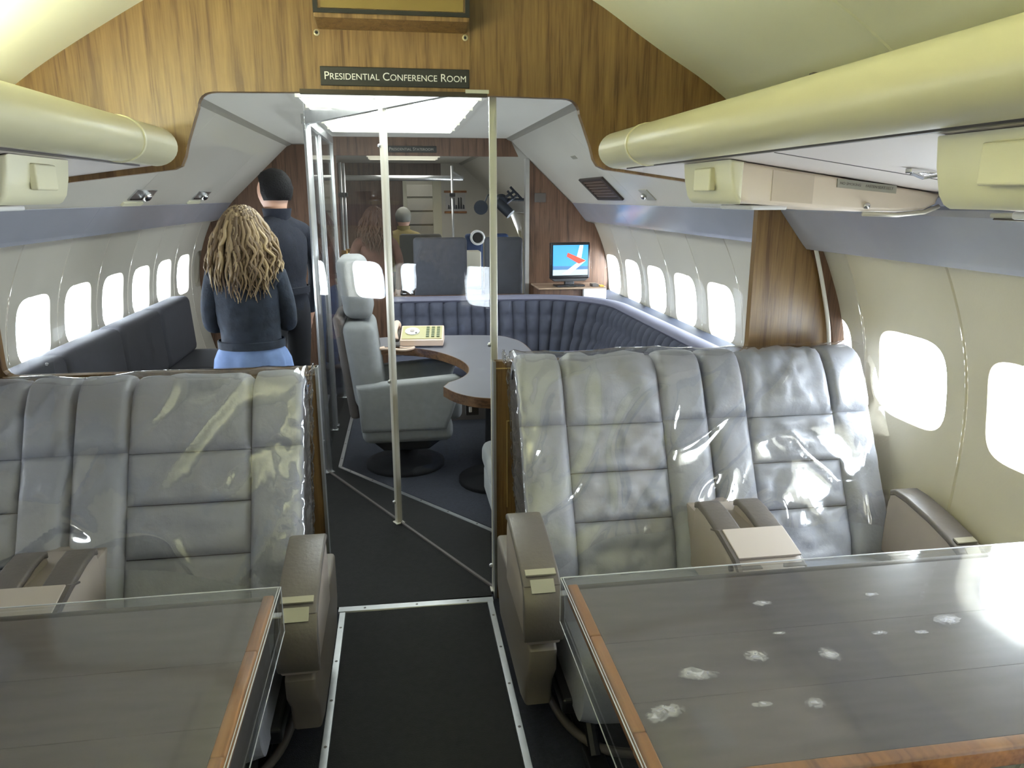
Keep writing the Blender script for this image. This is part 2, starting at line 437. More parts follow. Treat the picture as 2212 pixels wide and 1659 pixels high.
wallz = [(p.x + .004, p.y) for p in (PROF.at(PROF.L * i / 16) for i in range(17))]
topz = [(p.x, p.y + .004) for p in (ARC.at(ARC.L * i / 40) for i in range(41))]
outline = []
outline += topz                                               # right to left over the top
outline += [(-1.60, 1.50)] + [(-x, z) for x, z in wallz] + [(DL - .01, 0)]
outline += [(DL - .01, SILL)] + L[::-1][1:]                    # sill, round the left cut-out, up to the door head
outline += R[:-1] + [(DR + .012, SILL), (DR + .012, 0)]
outline += [(x, z) for x, z in wallz[::-1]] + [(1.60, 1.50)]
bulk = struct(obj('wall_bulkhead', *prism(outline, 'Y', YB, YB + .034), WOOD, at=(0, YB, 0)))
# veneer pieces that stand proud of it
obj('door_head_panel', *prism([(-.252, 1.946), (.268, 1.946), (.268, 2.40), (-.252, 2.40)], 'Y', YB - .003, YB + .002), WOODC, bulk)
obj('head_trim', *box(DL - .004, DR - .01, YB - .010, YB + .012, 1.934, 1.949), mat('dark_bronze', C(44, 34, 24), .4), bulk)
obj('head_trim', *box(.25, DR - .004, YB - .012, YB - .002, 1.945, 1.957), ALU, bulk)
for x0, x1 in ((-.352, -.312), (.348, .412)):
    obj('sill_trim', *box(x0, x1, YB - .004, YB + .001, .966, .970), mat('pale_inlay', C(190, 165, 110), .4), bulk)
for a in ((.392, .395, .40, .76), (.395, .47, .757, .76)):
    obj('inlay', *box(a[0], a[1], YB - .004, YB + .001, a[2], a[3]), MATS['pale_inlay'], bulk)
for x0, x1 in ((DL - .016, DL - .006), (DR + .006, DR + .016)):
    obj('jamb_trim', *box(x0, x1, YB - .006, YB + .04, 0, SILL), ALU, bulk)
obj('edge_trim', *prism([(a, b) for a, b in wallz[::-1]] + [(a - .05, b) for a, b in wallz], 'Y', YB - .012, YB), WOODD, bulk)
for x, z in ((-.238, 2.124), (.252, 2.122)):
    s = obj('screw_cup', *lathe((x, YB - .003, z), [(.010, 0), (.010, -.004), (.006, -.006), (.0055, -.002)], 16, 'Y'), mat('pale_ring', C(190, 180, 150), .4, metal=.4), bulk)
    obj('screw', *lathe((x, YB - .0045, z), [(.0052, 0), (.0045, -.002)], 10, 'Y'), BLACK, s)
# clear panes in the cut-outs, set in the thickness of the bulkhead
def grow(pts, d):
    c = Vector((sum(p[0] for p in pts) / len(pts), sum(p[1] for p in pts) / len(pts)))
    return [(p[0] + (d if p[0] > c.x else -d), p[1] + (d if p[1] > c.y else -d)) for p in pts]
for q, lab in ((L, 'clear acrylic pane over the left half wall'), (R, 'clear acrylic pane over the right half wall')):
    o = obj('acrylic_pane', *prism(q, 'Y', YB + .036, YB + .042), PLEXI, bulk)
    o['label'] = lab + ', filling the bulkhead cut-out'
br = thing('sill_bracket', 'clear acrylic corner bracket with a chrome screw on the left sill', 'bracket', (-1.2, YB, 1.0))
obj('plate', *rbox(-1.27, -1.19, YB - .012, YB - .006, 1.0, 1.07, .002), PLEXI, br)
obj('foot', *rbox(-1.27, -1.19, YB - .06, YB - .006, 1.0, 1.006, .002), PLEXI, br)
obj('screw', *lathe((-1.21, YB - .013, 1.04), [(.006, 0), (.005, -.004)], 12, 'Y'), CHROME, br)
# box over the door and the sign
bx = thing('overhead_box', 'wood-faced projecting box with dark edges above the sign', 'box', (0, YB, 2.15))
obj('housing', *prism([(YB - .003, 2.135), (YB - .105, 2.150), (YB - .105, 2.42), (YB - .003, 2.42)], 'X', -.236, .258, .006), WOODC, bx)
obj('face', *box(-.212, .238, YB - .109, YB - .104, 2.178, 2.42), mat('bronze_face', C(128, 108, 62), .35, metal=.3), bx)
fr = [box(-.236, .258, YB - .112, YB - .103, 2.163, 2.175), box(-.236, -.222, YB - .112, YB - .103, 2.175, 2.42), box(.244, .258, YB - .112, YB - .103, 2.175, 2.42)]
for q in fr: obj('dark_edge', *q, BLACK, bx)
sg = thing('room_sign', 'black sign lettered Presidential Conference Room above the doorway', 'sign', (.015, YB, 1.99))
obj('plate', *rbox(-.234, .264, YB - .010, YB - .003, 1.961, 2.021, .002), SIGNB, sg)
text_mesh('lettering', 'Presidential Conference Room', .0352, (.016, YB - .0105, 1.991), (1, 0, 0), (0, 0, 1), SIGNW, sg, .0006, True)
# white cord down the right-hand strip
cp = smoothline([(1.575, YB - .02, 1.46), (1.60, YB - .022, 1.40), (1.648, YB - .02, 1.25), (1.69, YB - .02, 1.08), (1.705, YB - .02, .9), (1.71, YB - .02, .5), (1.70, YB - .02, .02)], 6)
tag(obj('power_cord', *tube(cp, .008, 8), WHITE), 'thick white cord running down the wood strip by the window wall', 'cord')

# ================================================================== NEAR CABIN
# aisle mat and its metal edging
tag(obj('aisle_mat', *box(-.255, .305, -2.0, YB - .035, 0, .006), BLACKM), 'black rubber aisle mat between metal strips', 'mat')
def strip(name, label, a, b, wd, nscrew):
    a, b = Vector((a[0], a[1], 0)), Vector((b[0], b[1], 0)); d = (b - a).normalized(); n = Vector((-d.y, d.x, 0)) * wd / 2
    t = thing(name, label, 'strip', tuple((a + b) / 2), 'metal mat edging')
    z0, z1 = .001, .0095
    c = [a + n, b + n, b - n, a - n]
    V = [(p.x, p.y, z0) for p in c] + [(a + (p - a)).to_tuple()[:2] + (z1,) for p in [a + n * .8, b + n * .8, b - n * .8, a - n * .8]]
    obj('bar', V, [(0, 1, 2, 3), (4, 5, 6, 7), (0, 1, 5, 4), (1, 2, 6, 5), (2, 3, 7, 6), (3, 0, 4, 7)], ALU, t)
    for i in range(nscrew):
        p = a.lerp(b, (i + .5) / nscrew)
        obj('screw', *lathe((p.x, p.y, z1), [(.0055, -.001), (.005, .0006), (.001, .0008)], 8), PLASTICD, t)
    return t
strip('mat_strip', 'metal strip along the left edge of the aisle mat', (-.268, -2.0), (-.268, YB - .035), .027, 22)
strip('mat_strip', 'metal strip along the right edge of the aisle mat', (.318, -2.0), (.318, YB - .035), .027, 22)
strip('mat_strip', 'wide metal threshold strip across the doorway', (-.285, YB - .01), (.332, YB - .022), .042, 3)
tag(obj('aisle_mat', *prism([(-.32, YB + .012), (.33, YB + .012), (.40, 3.33), (-.40, 4.345), (-.40, 6.15), (-1.25, 6.15), (-1.25, YB + .05), (-.32, YB + .05)], 'Z', 0, .006), BLACKM), 'black rubber mat beyond the doorway inside the conference room', 'mat')
strip('mat_strip', 'slanting metal strip on the floor behind the doorway', (.41, 3.335), (-.395, 4.35), .026, 6)
strip('mat_strip', 'metal strip running aft beside the grey swivel chair', (-.395, 4.352), (-.375, 6.1), .026, 6)
tag(obj('carpet', *prism([(.42, 3.36), (-.378, 4.36), (-.36, 6.15), (1.62, 6.15), (1.62, YB + .05), (.42, YB + .05)], 'Z', 0, .005), CARPETG), 'slate blue carpet under the kidney-shaped table', 'carpet')

# overhead racks
def rack(side, label):
    t = thing('overhead_rack', label, 'luggage rack', (side * .9, 1, 1.7), 'overhead racks')
    y0, y1 = YN + .01, 2.655
    c = (.782 if side > 0 else .764, 1.758); ring = lambda y, k=1.0: [(side * (c[0] + .072 * k * math.cos(2 * PI * i / 28)), y, c[1] + .062 * k * math.sin(2 * PI * i / 28)) for i in range(28)]
    obj('rim', *loft([ring(y0), ring(2.0), ring(y1 - .006), ring(y1, .94)]), TUBE, t, auto=40)
    yr = 2.315
    obj('rim_band', *loft([ring(yr, 1.0), ring(yr, 1.05), ring(yr + .014, 1.05), ring(yr + .014, 1.0)]), mat('pale_band', C(224, 220, 188), .4), t, auto=30)
    obj('shelf', *prism([(side * .78, 1.702), (side * 1.53, 1.598), (side * 1.53, 1.625), (side * .78, 1.73)], 'Y', y0, YB - .004), SHELF, t)
    for yy in (1.60, .54, -.52): obj('shelf_joint', *prism([(side * .83, 1.694), (side * 1.50, 1.601), (side * 1.50, 1.603), (side * .83, 1.696)], 'Y', yy, yy + .006), PLASTICD, t)
    obj('rim_seam', *box(*sorted((side * .80, side * .815)), y0, 2.6, 1.694, 1.698), PLASTICD, t)
    obj('rim_clip', *rbox(*sorted((side * .80, side * .83)), 1.42, 1.435, 1.812, 1.832, .002), PLASTICD, t)
    return t
rack(1, 'cream padded overhead rack rim along the right side')
rack(-1, 'cream padded overhead rack rim along the left side')
# passenger service units
def psu(side, y0, label):
    zt = lambda x: 1.693 - (x - .83) * .139
    t = thing('service_unit', label, 'service unit', (side * 1.1, y0, 1.6), 'passenger service units')
    P = [(.848, zt(.848)), (.852, 1.645), (.862, 1.605)] + [(.872, 1.592), (.892, 1.584)] + [(1.06, 1.572), (1.2, 1.562), (1.32, 1.560), (1.40, 1.566), (1.43, 1.58), (1.44, zt(1.44))]
    L_ = .315
    obj('body', *prism([(side * a, b) for a, b in P], 'Y', y0, y0 + L_, .012, 3), PSUS, t, auto=35)
    cap = [(.838, zt(.84)), (.843, 1.645), (.853, 1.603), (.864, 1.587), (.874, 1.581), (.875, zt(.875))]
    obj('end_cap', *prism([(side * a, b) for a, b in cap], 'Y', y0 - .006, y0 + L_ + .006, .010, 3), PSU, t, auto=35)
    obj('hatch', *rbox(*sorted((side * .828, side * .846)), y0 + .10, y0 + .21, 1.615, 1.675, .004), PSU, t)
    obj('speaker_grille', *prism([(side * a, b) for a, b in ((.955, 1.59), (1.07, 1.582), (1.07, 1.652), (.955, 1.666))], 'Y', y0 - .002, y0 + .01), GRILLE, t)
    pl = obj('sign_plate', *prism([(side * a, b) for a, b in ((1.135, 1.624), (1.305, 1.608), (1.305, 1.628), (1.135, 1.646))], 'Y', y0 - .003, y0 + .01), PSUG, t)
    if side > 0:
        xd = Vector((1, 0, -.095)); yd = Vector((.095, 0, 1))
        text_mesh('lettering', 'NO SMOKING', .0095, (1.172, y0 - .0035, 1.6315), xd, yd, INK, pl, .0003)
        text_mesh('lettering', 'FASTEN SEAT BELT', .0095, (1.255, y0 - .0035, 1.6235), xd, yd, INK, pl, .0003)
    obj('call_button', *lathe((side * 1.225, y0 - .001, 1.577), [(.009, .004), (.009, -.004), (.006, -.008), (.001, -.009)], 14, 'Y'), CHROME, t, smooth=True)
    obj('lamp_lens', *rbox(*sorted((side * .93, side * 1.03)), y0 + .05, y0 + .25, 1.566, 1.578, .004), WHITE, t)
    obj('lower_lip', *tube([(side * a, y0 + .004, b) for a, b in ((1.22, 1.556), (1.32, 1.553), (1.40, 1.560), (1.44, 1.575))], .006, 8), ALUC, t, smooth=True)
    return t
G = bpy.data.materials.new('grille_dots'); G.use_nodes = True; nt = G.node_tree; b_ = nt.nodes['Principled BSDF']
tc = nt.nodes.new('ShaderNodeTexCoord'); vo = nt.nodes.new('ShaderNodeTexVoronoi'); vo.inputs['Scale'].default_value = 230; vo.inputs['Randomness'].default_value = 0
cr = nt.nodes.new('ShaderNodeValToRGB'); cr.color_ramp.elements[0].position = .3; cr.color_ramp.elements[0].color = C(120, 108, 96); cr.color_ramp.elements[1].position = .42; cr.color_ramp.elements[1].color = C(202, 188, 170)
nt.links.new(tc.outputs['Object'], vo.inputs['Vector']); nt.links.new(vo.outputs['Distance'], cr.inputs[0]); nt.links.new(cr.outputs[0], b_.inputs['Base Color']); b_.inputs['Roughness'].default_value = .5
GRILLE = G
psu(1, 1.845, 'cream service unit under the right rack, nearest the bulkhead')
psu(1, .785, 'cream service unit under the right rack at the picture edge')
psu(-1, 1.845, 'cream service unit under the left rack at the picture edge')
psu(1, -.275, 'cream service unit under the right rack behind the viewpoint')
psu(-1, .785, 'cream service unit under the left rack beside the viewpoint')
hk = thing('rack_handle', 'small chrome latch on the underside of the right rack', 'latch', (1.12, 1.5, 1.65))
obj('plate', *rbox(1.08, 1.15, 1.485, 1.505, 1.648, 1.660, .003), CHROME, hk)
obj('lever', *tube([(1.085, 1.49, 1.650), (1.11, 1.485, 1.640), (1.145, 1.49, 1.645)], .005, 8), CHROME, hk)
vg = thing('vent_grille', 'bronze slotted vent beside the service unit at the right edge', 'vent', (1.3, 1.5, 1.58))
obj('frame', *rbox(1.26, 1.44, 1.36, 1.46, 1.556, 1.566, .003), PSUG, vg)
for i in range(12): obj('slat', *rot(box(1.268 + i * .0145, 1.272 + i * .0145, 1.365, 1.455, 1.550, 1.562), (1.27 + i * .0145, 1.41, 1.556), 'Y', .5), PLASTICD, vg)
# fluorescent fittings: ceiling panels beyond the bulkhead, a cove tube in the near cabin
def ceiling_light(label, x0, x1, y0, y1, z, strength, col, nlouv, deep=.006):
    t = thing('ceiling_light', label, 'ceiling light', ((x0 + x1) / 2, (y0 + y1) / 2, z))
    E = bpy.data.materials.new('fluorescent_diffuser'); E.use_nodes = True
    b = E.node_tree.nodes['Principled BSDF']; b.inputs['Base Color'].default_value = (.8, .8, .8, 1)
    b.inputs['Emission Color'].default_value = col + (1,); b.inputs['Emission Strength'].default_value = strength
    for i in range(nlouv):
        a = y0 + (y1 - y0) * i / nlouv; b2 = y0 + (y1 - y0) * (i + 1) / nlouv
        if i: obj('louvre', *box(x0, x1, a - .007, a + .007, z - .034, z - .002), PSUG, t)
        obj('diffuser', *box(x0, x1, a + .007, b2 - .007, z - .002 - deep, z - .002), E, t)
    f = .025
    for q in (box(x0 - f, x1 + f, y0 - f, y0, z - .018, z), box(x0 - f, x1 + f, y1, y1 + f, z - .018, z), box(x0 - f, x0, y0, y1, z - .018, z), box(x1, x1 + f, y0, y1, z - .018, z)):
        obj('frame', *q, CEILW, t)
    return t
def tube_light(label, x, y0, y1, z, strength, col, hz=.05):
    t = thing('tube_light', label, 'ceiling light', (x, (y0 + y1) / 2, z))
    E = bpy.data.materials.new('fluorescent_tube'); E.use_nodes = True; b = E.node_tree.nodes['Principled BSDF']
    b.inputs['Emission Color'].default_value = col + (1,); b.inputs['Emission Strength'].default_value = strength
    obj('housing', *rbox(x - .03, x + .03, y0 - .05, y1 + .05, z + hz, z + hz + .05, .008), CEILW, t)
    for y in (y0, y1): obj('socket', *rbox(x - .018, x + .018, y - .03, y + .0, z - .06, z + .022, .005) if y == y0 else rbox(x - .018, x + .018, y, y + .03, z - .06, z + .022, .005), WHITE, t)
    obj('tube', *tube([(x, y0, z), (x, y1, z)], .019, 14), E, t, smooth=True)
tube_light('fluorescent cove tube on top of the left overhead rack', -1.02, -1.6, 2.2, 1.775, LAMP_NEAR, (.96, 1, .76), -.088)

# ---------------------------------------------------------------- seats
BACK = Curve([(p.x, p.y) for p in smoothline([(.565, .29, 0), (.535, .36, 0), (.50, .46, 0), (.43, .60, 0), (.36, .75, 0), (.285, .90, 0), (.235, .985, 0), (.195, 1.02, 0), (.15, 1.025, 0), (.10, 1.005, 0), (.075, .96, 0)], 6)])
def tz(z): return BACK.find(z) if z < 1 else BACK.L
def seat_T(Yb, d, low=0): return lambda x, f, z: (x, Yb - f * d, z - low * max(0, min(1, (z - .1) / .3)))
def back_pt(T, x, t, off):
    p = BACK.at(t); n = BACK.nrm(t)      # left normal of an upward curve leaning back -> flip to face the sitter
    n = n if n.x > 0 else -n
    if t > BACK.L * .86: n = Vector((0.1, 1)).normalized() if n.y > 0 else Vector((-.7, .7))
    return T(x, p.x + n.x * off, p.y + n.y * off)
def bn(t):
    d = BACK.at(min(BACK.L, t + .01)) - BACK.at(max(0, t - .01)); d.normalize(); return Vector((d.y, -d.x))  # to the sitter / up over the top
def bpnt(T, x, t, off):
    p = BACK.at(t); n = bn(t); return T(x, p.x + n.x * off, p.y + n.y * off)
def pad(name, T, x0, x1, t0, t1, h, material, parent, nx=14, nt_=12, wr=.004, seed=0, pw=5, xt=None):
    V, F = [], []
    for j in range(nt_ + 1):
        b = j / nt_; t = t0 + (t1 - t0) * b
        xa, xb = (x0, x1) if xt is None else (x0 + (xt[0] - x0) * b, x1 + (xt[1] - x1) * b)
        for i in range(nx + 1):
            a = i / nx
            m_ = max(0, 1 - abs(2 * a - 1) ** pw) ** .55 * max(0, 1 - abs(2 * b - 1) ** pw) ** .55
            x = xa + (xb - xa) * a
            w_ = noise.noise((x * 9 + seed, t * 22, seed * 1.7)) * wr + noise.noise((x * 26 + t * 9, t * 8, seed)) * wr * .5
            cr_ = (1 - abs(noise.noise((x * 11 + t * 8 * (1 if seed % 2 else -1), t * 6, seed * 2.3)))) ** 7 * wr * .6
            V.append(bpnt(T, x, t, -.004 + h * m_ + (w_ - cr_) * m_))
    k = len(V); n = nx + 1
    for j in range(nt_):
        for i in range(nx): q = j * n + i; F.append((q, q + 1, q + n + 1, q + n))
    loop = [i for i in range(n)] + [j * n + nx for j in range(1, nt_ + 1)] + [nt_ * n + i for i in range(nx - 1, -1, -1)] + [j * n for j in range(nt_ - 1, 0, -1)]
    for q in loop:
        i, j = q % n, q // n; b = j / nt_; t = t0 + (t1 - t0) * b
        xa, xb = (x0, x1) if xt is None else (x0 + (xt[0] - x0) * b, x1 + (xt[1] - x1) * b)
        V.append(bpnt(T, xa + (xb - xa) * i / nx, t, -.03))
    m2 = len(loop)
    for i in range(m2): F.append((loop[i], loop[(i + 1) % m2], k + (i + 1) % m2, k + i))
    return obj(name, V, F, material, parent, smooth=True)
def arm_profile(dx=0): return [(.54, .50), (.545, .59), (.555, .622), (.58, .632), (.64, .628), (.75, .607), (.84, .582), (.90, .556), (.925, .52), (.93, .45), (.92, .405)]
def seat_pair(label, Yb, d, xs, group, facing=True):
    """xs = aisle edge, split, wall edge of the two backs (signed); d = 1 faces the viewer, -1 faces aft"""
    sgn = 1 if xs[2] > xs[0] else -1
    T = seat_T(Yb, d, .028 if sgn < 0 else 0); t = thing('double_seat', label, 'seat', T((xs[0] + xs[2]) / 2, .5, 0), group)
    rows = [tz(.31), tz(.53), tz(.68), tz(.83), BACK.L]
    for k in range(2):
        a, b = (xs[0], xs[1] - sgn * .005) if k == 0 else (xs[1] + sgn * .005, xs[2])
        lo, hi = min(a, b), max(a, b); wd = hi - lo; bw = .165 if wd > .65 else .145
        # shell of the back
        R = []
        for x in (lo + .006, hi - .006):
            R.append([T(x, p.x - .02, p.y - .01) for p in (BACK.at(BACK.L * i / 18) for i in range(19))] + [T(x, .02, .95), T(x, .20, .36)])
        sh = obj('backrest', *loft(R), LEATHERD, t, auto=30)
        seed = k * 11 + (40 if sgn < 0 else 0) + (90 if d < 0 else 0)
        for q, (x0, x1, y0, y1) in enumerate(((lo, lo + bw, lo, lo + bw - .004), (hi - bw, hi, hi - bw + .004, hi))):
            pad('side_bolster', T, x0, x1, tz(.33), rows[3] + .005, .040, LEATHER, sh, 10, 26, .006, seed + q, 3.2, xt=(y0, y1))
            pad('side_bolster', T, y0, y1, rows[3] + .005, BACK.L, .030, LEATHER, sh, 14, 16, .004, seed + q + 5, 9)
        for r in range(4):
            pad('back_panel', T, lo + bw + .001, hi - bw - .001, rows[r] + .0015, rows[r + 1] - .0015, .026 if r < 3 else .028, LEATHER, sh, 22, 14, (.020 if sgn > 0 else .009), seed + 20 + r, 5 if r < 3 else 10)
    # cushions with a rounded front that drops to the leg rest
    for k in range(2):
        a, b = (xs[0] + sgn * .06, xs[1] - sgn * .10) if k == 0 else (xs[1] + sgn * .10, xs[2] - sgn * .06)
        lo, hi = min(a, b), max(a, b); V, F = [], []
        cp = smoothline([(.42, .34, 0), (.60, .36, 0), (.80, .375, 0), (.95, .375, 0), (1.01, .35, 0), (1.03, .30, 0), (1.02, .23, 0), (.98, .17, 0), (.92, .16, 0)], 4)
        n = 12
        for j, p in enumerate(cp):
            for i in range(n + 1):
                u = i / n; bul = .022 * max(0, 1 - abs(2 * u - 1) ** 4) ** .5
                e = noise.noise((u * 6 + k * 3, p.x * 14, p.y * 14 + sgn)) * .004
                nrm = Vector((p.x - .7, p.y - .2)).normalized()
                V.append(T(lo + (hi - lo) * u, p.x + nrm.x * (bul + e), p.y + nrm.y * (bul + e)))
        for j in range(len(cp) - 1):
            for i in range(n): q = j * (n + 1) + i; F.append((q, q + 1, q + n + 2, q + n + 1))
        m0 = len(V)
        V += [T(lo, .45, .16), T(hi, .45, .16)]
        F.append([j * (n + 1) for j in range(len(cp))] + [m0]); F.append([j * (n + 1) + n for j in range(len(cp))][::-1] + [m0 + 1])
        obj('seat_cushion', V, F, LEATHER, t, auto=50)
    # arms: aisle, middle (two tops and a flat tray lid), wall
    def arm(x0, x1, nm='armrest', front=True, lighter=True):
        x0, x1 = sorted((x0, x1)); P = arm_profile()
        base = [(f, z - .018) for f, z in P] + [(.88, .385), (.54, .385)]
        body = obj(nm, *prism([T(0, f, z)[1:] for f, z in base], 'X', x0 + .006, x1 - .006, .006, 2), PLASTICT, t, auto=30)
        top = [(f, z) for f, z in P[2:8]]; low = [(f, z - .022) for f, z in top][::-1]
        obj('arm_pad', *prism([T(0, f, z)[1:] for f, z in top + low], 'X', x0, x1, .008, 3), LEATHERD, body, auto=40)
        xm = (x0 + x1) / 2
        if front:
            obj('front_pad', *prism([T(0, f, z)[1:] for f, z in ((.895, .557), (.922, .535), (.938, .50), (.940, .43), (.928, .40), (.91, .40), (.90, .5))], 'X', x0 - .001, x1 + .001, .005, 2), LEATHERD, body, auto=40)
            obj('ashtray_lid', *prism([T(0, f, z)[1:] for f, z in ((.852, .577), (.874, .572), (.876, .577), (.854, .583))], 'X', x0 + .012, x1 - .012), mat('cream_clip', C(172, 168, 150), .35), body)
            obj('label_plate', *prism([T(0, f, z)[1:] for f, z in ((.886, .566), (.918, .542), (.920, .545), (.888, .569))], 'X', x0 + .022, x1 - .022), PSUG, body)
        return body
    arm(xs[0] - sgn * .088, xs[0] + sgn * .022)
    side = [(.22, .385), (.88, .385), (.915, .36), (.91, .29), (.86, .22), (.84, .13), (.76, .105), (.30, .105), (.22, .2)]
    obj('side_panel', *prism([T(0, f, z)[1:] for f, z in side], 'X', *sorted((xs[0] - sgn * .072, xs[0] + sgn * .01)), .012, 3), PLASTICD if False else mat('side_taupe', C(120, 112, 104), .5), t, auto=35)
    xm = xs[1] - sgn * .03
    arm(xm - sgn * .108, xm - sgn * .028, front=False); arm(xm + sgn * .028, xm + sgn * .108, front=False)
    gp = obj('console', *prism([T(0, f, z)[1:] for f, z in ((.45, .40), (.45, .585), (.70, .585), (.735, .603), (.76, .604), (.87, .572), (.91, .548), (.928, .51), (.932, .42))], 'X', *sorted((xm - sgn * .100, xm + sgn * .100)), .006, 2), PLASTICT, t, auto=30)
    obj('tray_lid', *prism([T(0, f, z)[1:] for f, z in ((.755, .609), (.875, .575), (.877, .581), (.757, .616))], 'X', *sorted((xm - sgn * .098, xm + sgn * .098)), .002), mat('pale_taupe_lid', C(186, 176, 168), .4), gp)
    obj('lid_edge', *prism([T(0, f, z)[1:] for f, z in ((.70, .588), (.755, .606), (.875, .572), (.925, .532), (.93, .536), (.879, .578), (.755, .613), (.70, .594))], 'X', *sorted((xm - sgn * .110, xm - sgn * .098))), LEATHERD, gp)
    obj('recline_button', *lathe((xm - sgn * .106, T(0, .85, 0)[1], .535), [(.009, sgn * .004), (.009, -sgn * .006), (.002, -sgn * .007)], 12, 'X'), BLACK, gp)
    arm(xs[2] - sgn * .055, xs[2] + sgn * .035)
    # floor frame
    for x in (xs[0] + sgn * .12, xs[2] - sgn * .15):
        obj('leg', *merge(tube([T(x, .25, .14), T(x, .22, .02)], .018, 8), tube([T(x, .80, .14), T(x, .95, .02)], .018, 8), rbox(x - .03, x + .03, *sorted((T(0, .15, 0)[1], T(0, 1.02, 0)[1])), 0, .022, .006)), BLACK, t, auto=40)
    obj('foot_ring', *tube(smoothline([T(xs[0] + sgn * .03, .60, .03), T(xs[0] + sgn * .06, .80, .03), T(xs[0] + sgn * .14, .93, .03), T(xs[0] + sgn * .26, .97, .03), T(xs[0] + sgn * .36, .96, .03)], 6), .014, 8), PLASTICD, t, smooth=True)
    obj('frame', *rbox(*sorted((xs[0] + sgn * .03, xs[2] - sgn * .03)), *sorted((T(0, .25, 0)[1], T(0, .9, 0)[1])), .13, .18, .01), BLACK, t)
    return t, T
RX = (.395, 1.075, 1.70); LX = (-.335, -1.045, -1.69)
seat_pair('pair of grey leather seats under clear plastic beside the right windows', YB, 1, RX, 'grey double seats')
seat_pair('pair of grey leather seats under clear plastic on the left', YB, 1, LX, 'grey double seats')
seat_pair('pair of grey leather seats facing aft behind the right-hand table', -.34, -1, RX, 'grey double seats')
seat_pair('pair of grey leather seats facing aft behind the left-hand table', -.34, -1, LX, 'grey double seats')
def cover(label, xs, Yb, seed):
    sgn = 1 if xs[2] > xs[0] else -1; T = seat_T(Yb, 1, .028 if sgn < 0 else 0); V, F = [], []
    NX, NT = 120, 64
    for j in range(NT + 1):
        b = j / NT
        for i in range(NX + 1):
            a = i / NX
            # across: 0-.1 wraps the aisle side, .1-1 front
            if a < .10: k = a / .10; x = xs[0] - sgn * (.010 + .010 * math.sin(k * PI)); dep = -.22 + .25 * k
            else: k = (a - .10) / .90; x = xs[0] - sgn * .01 + (xs[2] + sgn * .012 - xs[0] + sgn * .01) * k; dep = .042
            k = max(0, (a - .1) / .9)
            dip = .055 * math.exp(-((k - .52) / .10) ** 2)
            zb = .47 + .07 * math.exp(-((k - .5) / .16) ** 2) - .09 * math.exp(-(k / .10) ** 2) + .012 * math.sin(k * 21 + seed)
            t0 = BACK.find(zb, 1) if zb < 1 else 0
            t = t0 + (BACK.L - .02 - t0) * b
            fold = noise.noise((x * 2.6 + seed, t * 2.2 + x, seed)) * .02 + (1 - abs(noise.noise((x * 4.2 - t * 3.5 + seed, t * 2 + x * 2.2, 3 + seed)))) ** 6 * .012
            corner = math.exp(-(k / .05) ** 2) * .010 * noise.noise((a * 50, t * 30, seed))
            off = (dep + .006) * (1 - .45 * max(0, b - .72) / .28) + fold * (1 - .75 * max(0, b - .7) / .3) + corner - dip * .2
            p = BACK.at(t); n = bn(t)
            if a < .10: V.append(T(x + corner, max(.012, p.x + dep + fold * .5), p.y + .02 * b))
            else: V.append(T(x, max(.012, p.x + n.x * off), p.y + n.y * off))
    for j in range(NT):
        for i in range(NX): q = j * (NX + 1) + i; F.append((q, q + 1, q + NX + 2, q + NX + 1))
    o = obj('plastic_cover', V, F, VINYL, smooth=True)
    return tag(o, label, 'seat cover')
cover('crinkled clear plastic cover over the right-hand seat backs', RX, YB, 3.0)
cover('crinkled clear plastic cover over the left-hand seat backs', LX, YB, 8.0)

